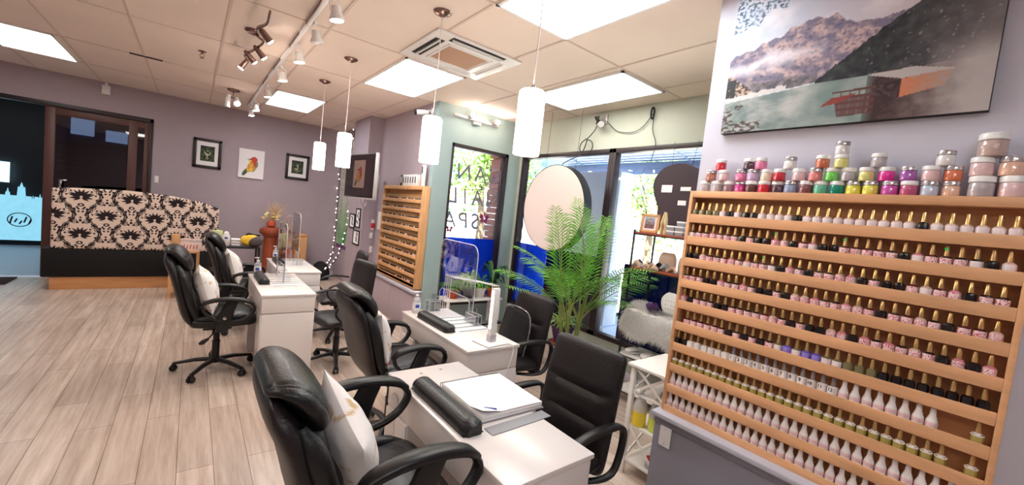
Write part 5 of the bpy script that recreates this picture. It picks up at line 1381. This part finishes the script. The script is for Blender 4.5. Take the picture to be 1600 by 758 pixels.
for v in bm.verts: v.co += Vector((0, 0, .008 * math.sin(v.co.y * 90)))
tag(obj('purple_hair_bow', bm, M['purple']), 'shiny purple bow on the white fur', 'bow')
t = thing('lace_pouch', 'white lace pouch on the fur right of the purple bow', 'pouch', (3.28, 1.84, .90)); bm = B(); pad(bm, [(0, 0), (0, .06), (0, .13), (0, .19)], [.05, .08, .085, .04], [.02, .035, .03, .01], e=3); obj('pouch_body', bm, M['fleece'], t)
bm = B()
for k in range(12): lathe(bm, [(.006, -.001), (.001, 0)], (-.034, -.05 + .025 * (k % 4), .05 + .035 * (k // 4)), 8, ax='x')
obj('spots', bm, M['pale'], t)
def slipper(x, y, z, rz, lab):
    t = thing('slipper', lab, 'slipper', (x, y, z), rz, 'white slippers on the low board')
    bm = B(); pad(bm, [(-.12, .012), (-.04, .012), (.05, .012), (.12, .014)], [.032, .03, .04, .032], [.012, .011, .012, .010], e=2.6, rnd_end=.25)
    obj('sole', bm, M['tissue'], t)
    bm = B(); pad(bm, [(.0, .05), (.04, .045), (.09, .034), (.118, .024)], [.038, .043, .042, .03], [.004, .010, .012, .008], e=2.4, rnd_end=.2); obj('upper', bm, M['fleece'], t)
slipper(3.32, 2.12, .450, 2.6, 'white slipper on the low board, left one'); slipper(3.33, 1.98, .450, 2.9, 'white slipper on the low board, middle one'); slipper(3.36, 1.84, .450, 3.0, 'white slipper on the low board, right one')

# toast-shaped sign and round sign hanging in the window
t = thing('toast_shaped_sign', 'black toast-shaped hanging light box with three white notes', 'sign', (3.60, 2.09, 1.62))
o = []
for k in range(33):
    a = PI * k / 32; o.append((.255 * math.cos(a), .42 + .215 * math.sin(a) ** .8 if k not in (0, 32) else .42))
o = [(.17, 0), (.175, .22), (.235, .34)] + o[0:] + [(-.235, .34), (-.175, .22), (-.17, 0)]
bm = B(); prism(bm, o, -.04, .04, 'x'); obj('light_box', bm, M['plastic'], t, ang=50)
bm = B(); prism(bm, [(a * .97, .02 + b * .97) for a, b in o], -.044, -.040, 'x'); obj('back_panel', bm, mat('plum_black_panel', rgb(58, 42, 52), .45), t, ang=50)
for (y, z, w, h) in ((.10, .40, .055, .035), (-.09, .40, .05, .018), (-.07, .27, .04, .022)): boxo('white_note', M['paper'], t, -.047, -.044, y - w, y + w, z - h, z + h)
bm = B(); sweep(bm, [(0, -.1, .62), (.02, -.12, .86)], .002, seg=5); sweep(bm, [(0, .1, .62), (.02, .12, .86)], .002, seg=5); obj('hanging_wire', bm, M['cord'], t)
t = thing('round_sign', 'large round hanging sign with a blank pale face and black rim', 'sign', (3.32, 3.50, 1.745))
bm = B(); lathe(bm, [(.50, 0), (.505, 0), (.508, -.004), (.508, .12), (.50, .125), (.01, .126)], seg=72, ax='x'); obj('rim', bm, M['plastic'], t)
bm = B(); lathe(bm, [(.002, -.003), (.498, -.003), (.501, 0), (.495, .006)], seg=72, ax='x'); obj('face', bm, M['cream'], t)
bm = B()
for y in (-.25, .25): sweep(bm, [(.06, y, .44), (.08, y, 1.165)], .0022, seg=5)
obj('hanging_wire', bm, M['cord'], t)

# ------------------------------------------------------------------ plants
def pot(t, r0, r1, h, m, rim=.012):
    bm = B(); lathe(bm, [(r0 * .9, 0), (r0, .006), (r1, h - .03), (r1 + rim, h - .028), (r1 + rim, h), (r1 - .006, h), (r1 - .012, h - .03)], seg=28, cap=False); lathe(bm, [(.001, 0.001), (r0 * .9, 0)], seg=28, cap=False); obj('pot', bm, m, t)
    bm = B(); lathe(bm, [(.001, h - .025), (r1 - .012, h - .03)], seg=24, cap=False); obj('soil', bm, M['soil'], t)
def frond(p0, az, L, rise, droop, nl, ll, rr, wid=.0065):
    bm = B(); P = []
    d = Vector((math.cos(az), math.sin(az), 0))
    for k in range(13):
        s = k / 12; P.append(Vector(p0) + d * (L * .72 * s ** 1.3) + Vector((0, 0, rise * (s - droop * s ** 2.6))))
    sweep(bm, P, [.006 * (1 - .8 * k / 12) + .001 for k in range(13)], seg=6, mi=1)
    sidev = Vector((-d.y, d.x, 0))
    for k in range(nl):
        s = .28 + .72 * k / nl; i = min(11, int(s * 12)); f = s * 12 - i; p = P[i].lerp(P[i + 1], f); tg = (P[i + 1] - P[i]).normalized()
        l_ = ll * math.sin(PI * min(1, (.18 + .8 * (k / nl)))) ** .6 * rr.uniform(.85, 1.1)
        for sg in (-1, 1):
            dr = (tg * .75 + sidev * sg * 1.0 + Vector((0, 0, .12))).normalized(); q1 = p + dr * l_ * .5; q2 = p + dr * l_ + Vector((0, 0, -.22 * l_))
            w = tg * wid
            a, b, c_, dd, e = [bm.verts.new(v) for v in (p - w * .4, p + w * .4, q1 + w, q1 - w, q2)]
            bm.faces.new((a, b, c_, dd)); bm.faces.new((dd, c_, e))
    # crown tuft at the tip
    return bm
def palm(loc, lab, n, seed, h=.6, L=1.0):
    t = thing('areca_palm', lab, 'plant', loc); rr = random.Random(seed)
    pot(t, .13, .17, .30, M['white'])
    bm = B(); tops = []
    for k in range(7):
        a = 2 * PI * k / 7; x, y = .05 * math.cos(a), .05 * math.sin(a); tx, ty = x * 2.6, y * 2.6; hh = h * rr.uniform(.75, 1.1)
        sweep(bm, [(x, y, .27), (x * 1.6, y * 1.6, hh * .5 + .15), (tx, ty, hh + .27)], [.014, .011, .009], smooth=3, seg=8); tops.append((tx, ty, hh + .27))
    obj('cane', bm, M['stem'], t)
    for k in range(n):
        p = tops[k % 7]; a = 2 * PI * k / n * 1.0 + rr.uniform(-.3, .3) + (k % 2) * .4
        up = rr.uniform(.5, 1.0) if k % 3 else 1.15
        o = obj('frond', frond((p[0], p[1], p[2] - .2), a, L * (1.0 if k % 3 else .35) * rr.uniform(.8, 1.1), L * 1.0 * up, rr.uniform(.25, .5) if k % 3 else .10, 24, .27, rr), [M['leaf'], M['stem']], t)
palm((3.02, 2.72, 0), 'tall feathery areca palm in front of the long window', 21, 4, .62, 1.08)
def strap_plant(t, z0, n, L, w, m, seed, rise=.9, spread=.7, seg=6):
    rr = random.Random(seed)
    bm = B()
    for k in range(n):
        a = 2 * PI * rr.random(); l_ = L * rr.uniform(.6, 1.1); d = Vector((math.cos(a), math.sin(a), 0)); sd = Vector((-d.y, d.x, 0)); prev = None
        up = rr.uniform(.4, 1) * rise
        for s in range(seg + 1):
            f = s / seg; p = Vector((0, 0, z0)) + d * l_ * spread * f + Vector((0, 0, l_ * up * (f * 1.3 - f * f * 1.15))); ww = w * (math.sin(PI * (.12 + .86 * f))) + .0008
            cur = (bm.verts.new(p - sd * ww), bm.verts.new(p + Vector((0, 0, -ww * .4))), bm.verts.new(p + sd * ww))
            if prev:
                bm.faces.new((prev[0], prev[1], cur[1], cur[0])); bm.faces.new((prev[1], prev[2], cur[2], cur[1]))
            prev = cur
    obj('leaves', bm, m, t)
# stool plus spider plant in the purple pot
t = thing('plant_stool', 'small dark stool under the purple plant pot', 'stool', (3.30, 3.08, 0))
bm = B(); lathe(bm, [(.14, .24), (.145, .25), (.145, .265), (.01, .268)], seg=24); obj('seat', bm, M['redwood'], t)
for k in range(3):
    a = k * 2.09; bm = B(); sweep(bm, [(.10 * math.cos(a), .10 * math.sin(a), .245), (.13 * math.cos(a), .13 * math.sin(a), 0)], .012, seg=8); obj('leg', bm, M['redwood'], t)
t = thing('spider_plant', 'spider plant in a purple glazed pot beside the palm', 'plant', (3.30, 3.08, .269)); pot(t, .09, .13, .19, M['purple']); strap_plant(t, .17, 60, .40, .006, M['leafl'], 3)
t = thing('leafy_plant', 'dark leafy plant in a terracotta pot behind the lamp desk chair', 'plant', (3.10, 3.18, 0)); t.location = (3.06, 3.26, 0); pot(t, .075, .10, .23, M['terra']); strap_plant(t, .2, 26, .48, .03, M['leafd'], 8, 1.5, .35)
# plants at the narrow window on a low stand
t = thing('plant_stand', 'low white plant stand below the narrow lettered window', 'stand', (0, 0, 0))
boxo('top', M['whitew'], t, 2.50, 3.35, 4.28, 4.58, .46, .48, bev=.003)
for x in (2.52, 3.30):
    for y in (4.30, 4.53): boxo('leg', M['whitew'], t, x, x + .03, y, y + .03, 0, .46)
def planter(x, y, r, lab, m, seed, n, L, w, rise, spread, pm):
    t = thing('window_plant', lab, 'plant', (x, y, .481)); pot(t, r * .8, r, .13, pm); strap_plant(t, .11, n, L, w, m, seed, rise, spread)
planter(2.66, 4.43, .085, 'bushy green plant at the left of the narrow window', M['leaf'], 11, 60, .30, .012, 1.0, .8, M['terra'])
planter(2.87, 4.42, .09, 'pale variegated plant in the middle of the narrow window', M['leafl'], 12, 46, .42, .015, 1.5, .55, M['plastic'])
planter(3.06, 4.44, .09, 'spiky plant in the middle right of the narrow window', M['leaf'], 14, 50, .34, .008, 1.1, .8, M['white'])
planter(3.26, 4.42, .08, 'tall broad-leaved plant at the right edge of the narrow window', M['leafd'], 15, 16, .62, .03, 1.7, .45, M['terra'])
# white wire rack by the window
t = thing('wire_rack', 'white curved wire rack standing behind the lamp desk', 'rack', (2.36, 4.0, 0))
bm = B()
for k in range(4):
    y = k * .045; sweep(bm, [(0, y, 0), (0, y, .78), (.03, y, .82), (.25, y - .1, .80), (.48, y - .2, .76), (.53, y - .22, .70), (.53, y - .22, 0)], .006 if k in (0, 3) else .004, smooth=3, seg=6)
obj('wire_frame', bm, M['whitep'], t)

# ------------------------------------------------------------------ far reception corner
t = thing('urn_stand', 'red brown urn-shaped wooden stand near the far wall', 'pedestal', (1.12, 8.25, 0))
bm = B(); lathe(bm, [(.17, 0), (.17, .04), (.12, .07), (.10, .10), (.11, .70), (.10, .76), (.13, .80), (.17, .83), (.18, .87), (.16, .92), (.12, .94), (.01, .945)], seg=28); obj('turned_column', bm, M['redwood'], t)
t = thing('dried_arrangement', 'dried pampas and cream flower arrangement on the urn stand', 'flowers', (1.12, 8.25, .946)); rr = random.Random(21)
bm = B(); lathe(bm, [(.04, 0), (.07, .02), (.075, .07), (.05, .11), (.045, .12)], seg=20); obj('vase', bm, M['terra'], t)
bm = B()
for k in range(30):
    a = rr.uniform(0, 2 * PI); s = rr.uniform(.02, .20); hh = rr.uniform(.28, .48); q = (s * math.cos(a) + .06, s * math.sin(a), hh)
    sweep(bm, [(0, 0, .1), (q[0] * .4, q[1] * .4, hh * .6), q], [.0025, .004, .002], smooth=3, seg=5)
    for j in range(14):
        f = .55 + .45 * j / 14; p = Vector((q[0] * f, q[1] * f, .1 + (hh - .1) * f)); d = Vector((rr.uniform(-1, 1), rr.uniform(-1, 1), 1.2)).normalized() * .03
        bm.faces.new((bm.verts.new(p), bm.verts.new(p + d + Vector((.003, 0, 0))), bm.verts.new(p + d - Vector((0, .003, 0)))))
obj('pampas_plumes', bm, M['straw'], t)
bm = B()
for k in range(14):
    a = rr.uniform(0, 2 * PI); r = rr.uniform(.04, .14); c = (r * math.cos(a) - .02, r * math.sin(a), rr.uniform(.12, .24)); lathe(bm, [(.004, -.02), (.026, -.006), (.03, .008), (.018, .018), (.003, .014)], c, 8)
obj('cream_blooms', bm, M['flower'], t)
t = thing('sideboard', 'honey wood slatted cabinet against the far wall', 'cabinet', (1.48, 8.36, 0))
bm = B(); bx(bm, -.22, .22, -.18, .18, 0, .81, .004); obj('carcass', bm, M['wood2'], t); boxo('top', M['plinth'], t, -.235, .235, -.195, .19, .81, .835, bev=.003)
for k in range(4): boxo('slat', M['wood2'], t, -.21 + k * .107, -.21 + k * .107 + .098, -.19, -.18, .03, .80, bev=.002)
bm = B(); bx(bm, 1.40, 1.55, 8.22, 8.34, .836, .88, .005); tag(obj('cabinet_box', bm, M['redwood']), 'small dark box on top of the honey wood cabinet', 'box')
# statue behind the shield: carved panel
t = thing('carved_screen', 'small carved wooden panel standing beside the urn stand', 'ornament', (1.36, 7.96, 0))
bm = B(); bx(bm, -.10, .10, -.04, .04, 0, .6, .006); obj('stand', bm, M['redwood'], t)
bm = B(); sweep(bm, [(.0 + .11 * math.cos(a), 0, .92 + .26 * math.sin(a)) for a in [2 * PI * k / 20 for k in range(20)]], .012, closed=True, seg=7)
for k in range(7): sweep(bm, [(-.09 + .03 * k, 0, .72 + .02 * abs(k - 3)), (.09 - .03 * k, 0, 1.10 - .02 * abs(k - 3))], .008, seg=6)
bx(bm, -.05, .05, -.02, .02, .6, .68, .004); obj('carving', bm, mat('pale_carving', rgb(186, 160, 150), .5, metal=.3), t)

# side tables behind the chairs
t = thing('display_crate', 'honey wood open crate table at the right end of the bench', 'side table', (0, 0, 0))
boxo('top', M['wood2'], t, -.20, .12, 7.0, 7.35, .62, .645, bev=.003)
for x in (-.20, .09):
    for y in (7.0, 7.32): boxo('leg', M['wood2'], t, x, x + .03, y, y + .03, 0, .62)
boxo('lower_board', M['wood2'], t, -.19, .11, 7.01, 7.34, .08, .10)
boxo('wooden_block', M['wood2'], None, -.19, -.10, 7.05, 7.18, .646, .86, bev=.004); o = bpy.data.objects['wooden_block']; tag(o, 'upright honey wood block on the crate table beside the sign', 'block')
t = thing('lettered_sign', 'pale standing sign reading LYTOGLASS on the crate table', 'sign', (.02, 7.03, .646)); t.rotation_euler = (-.12, 0, 0)
boxo('board', mat('pale_rose_card', rgb(232, 206, 198), .5), t, -.115, .115, 0, .012, 0, .17, bev=.002)
text_mesh('lettering', 'LYTOGLASS', .042, M['ink'], t, T(0, -.001, .135) @ FACE_NY)
bm = B()
for k in range(5): sweep(bm, [(-.08 + k * .035, -.001, .03), (-.07 + k * .035, -.001, .09 - .01 * (k % 2))], .006, .001, side=(1, 0, 0), seg=5)
obj('picture_marks', bm, M['terra'], t)
t = thing('black_trolley', 'black two-shelf trolley between the bench and the urn stand', 'trolley', (0, 0, 0))
for z in (.10, .40, .735): boxo('tray', M['plastic'], t, .20, .80, 6.75, 7.10, z, z + .02, bev=.004)
for x in (.20, .775):
    for y in (6.75, 7.075): boxo('leg', M['plastic'], t, x, x + .025, y, y + .025, 0, .735)
t = thing('soap_bottle', 'white bottle with blue marks on the black trolley', 'bottle', (.40, 6.88, .756)); bm = B(); lathe(bm, [(.04, 0), (.046, .01), (.046, .13), (.03, .17), (.025, .19), (.01, .20)], seg=18, sq=2.6); obj('bottle_body', bm, M['whitep'], t); boxo('blue_mark', M['bluep'], t, -.02, .015, -.048, -.045, .10, .125)
t = thing('tissue_box', 'pale green and yellow box on the black trolley', 'box', (.30, 6.96, .756)); boxo('carton', mat('pale_green_card', rgb(206, 216, 160), .6), t, -.05, .06, -.05, .05, 0, .20, bev=.003)
t = thing('tissue_pack', 'white square pack standing on the black trolley behind the chair', 'box', (.24, 6.80, .756)); boxo('carton', M['paper'], t, -.03, .04, -.03, .03, 0, .14, bev=.003)
t = thing('rolled_towels', 'white folded towels on the black trolley', 'towels', (.51, 6.92, .756))
for k in range(3): boxo('folded_towel', M['tissue'], t, -.05, .06, -.06, .06, k * .035, k * .035 + .03, bev=.01)
t = thing('yellow_bag', 'yellow and black fabric bag on the black trolley', 'bag', (.68, 6.86, .756))
bm = B(); pad(bm, [(-.11, .07), (-.05, .085), (.04, .09), (.10, .07)], [.06, .075, .075, .06], [.05, .075, .08, .05], e=2.4, rnd_end=.3); obj('yellow_body', bm, M['yellow'], t)
bm = B(); pad(bm, [(-.03, .06), (.04, .075), (.10, .085), (.15, .11)], [.07, .085, .085, .06], [.055, .075, .07, .03], e=2.4, rnd_end=.3, cy=-.01); obj('black_flap', bm, mat('dark_grey_fabric', rgb(84, 72, 74), .8), t)
bm = B(); sweep(bm, [(-.06, 0, .15), (-.02, -.01, .185), (.04, 0, .17), (.12, 0, .165)], .012, smooth=4, seg=8); obj('strap', bm, M['black'], t)
t = thing('leaning_card', 'pale printed card leaning at the right end of the trolley', 'card', (.77, 7.0, .756)); t.rotation_euler = (-.1, 0, 0); boxo('card', mat('pale_pink_card', rgb(236, 204, 202), .6), t, -.05, .02, 0, .006, 0, .13)

# ------------------------------------------------------------------ world, sun, camera
w = bpy.data.worlds.new('world'); bpy.context.scene.world = w; w.use_nodes = True
nt = w.node_tree; bg = nt.nodes['Background']
sky = nt.nodes.new('ShaderNodeTexSky'); sky.sky_type = 'HOSEK_WILKIE'; sky.turbidity = 3; sky.sun_direction = (-.45, -.35, .82)
nt.links.new(sky.outputs[0], bg.inputs[0]); bg.inputs[1].default_value = 3.0
S = bpy.data.lights.new('sun', 'SUN'); S.energy = 14; S.angle = .01; S.color = (1, .95, .88)
so = bpy.data.objects.new('sun', S); col.objects.link(so); so.rotation_euler = Vector((-.45, -.35, .82)).to_track_quat('Z', 'Y').to_euler()
sc = bpy.context.scene
R = ((0.78231374, 0.04496358, 0.6212596), (-0.61337273, -0.11802838, 0.78092458), (0.10843943, -0.99199172, -0.06475579))
m = Matrix.Identity(4)
for i in range(3):
    m[i][0] = R[i][0]; m[i][1] = -R[i][1]; m[i][2] = -R[i][2]
m[2][3] = 1.6
cd = bpy.data.cameras.new('camera'); cd.sensor_width = 36; cd.lens = 36 * 635 / 1600; cd.clip_start = .02; cd.clip_end = 200
co = bpy.data.objects.new('camera', cd); col.objects.link(co); co.matrix_world = m; sc.camera = co
sc.view_settings.view_transform = 'Standard'; sc.view_settings.look = 'None'; sc.view_settings.gamma = 1; sc.view_settings.use_curve_mapping = False
sc.view_settings.exposure = 1.75
sc.cycles.max_bounces = 8; sc.cycles.transparent_max_bounces = 16; sc.cycles.sample_clamp_indirect = 6; sc.cycles.caustics_reflective = False; sc.cycles.caustics_refractive = False
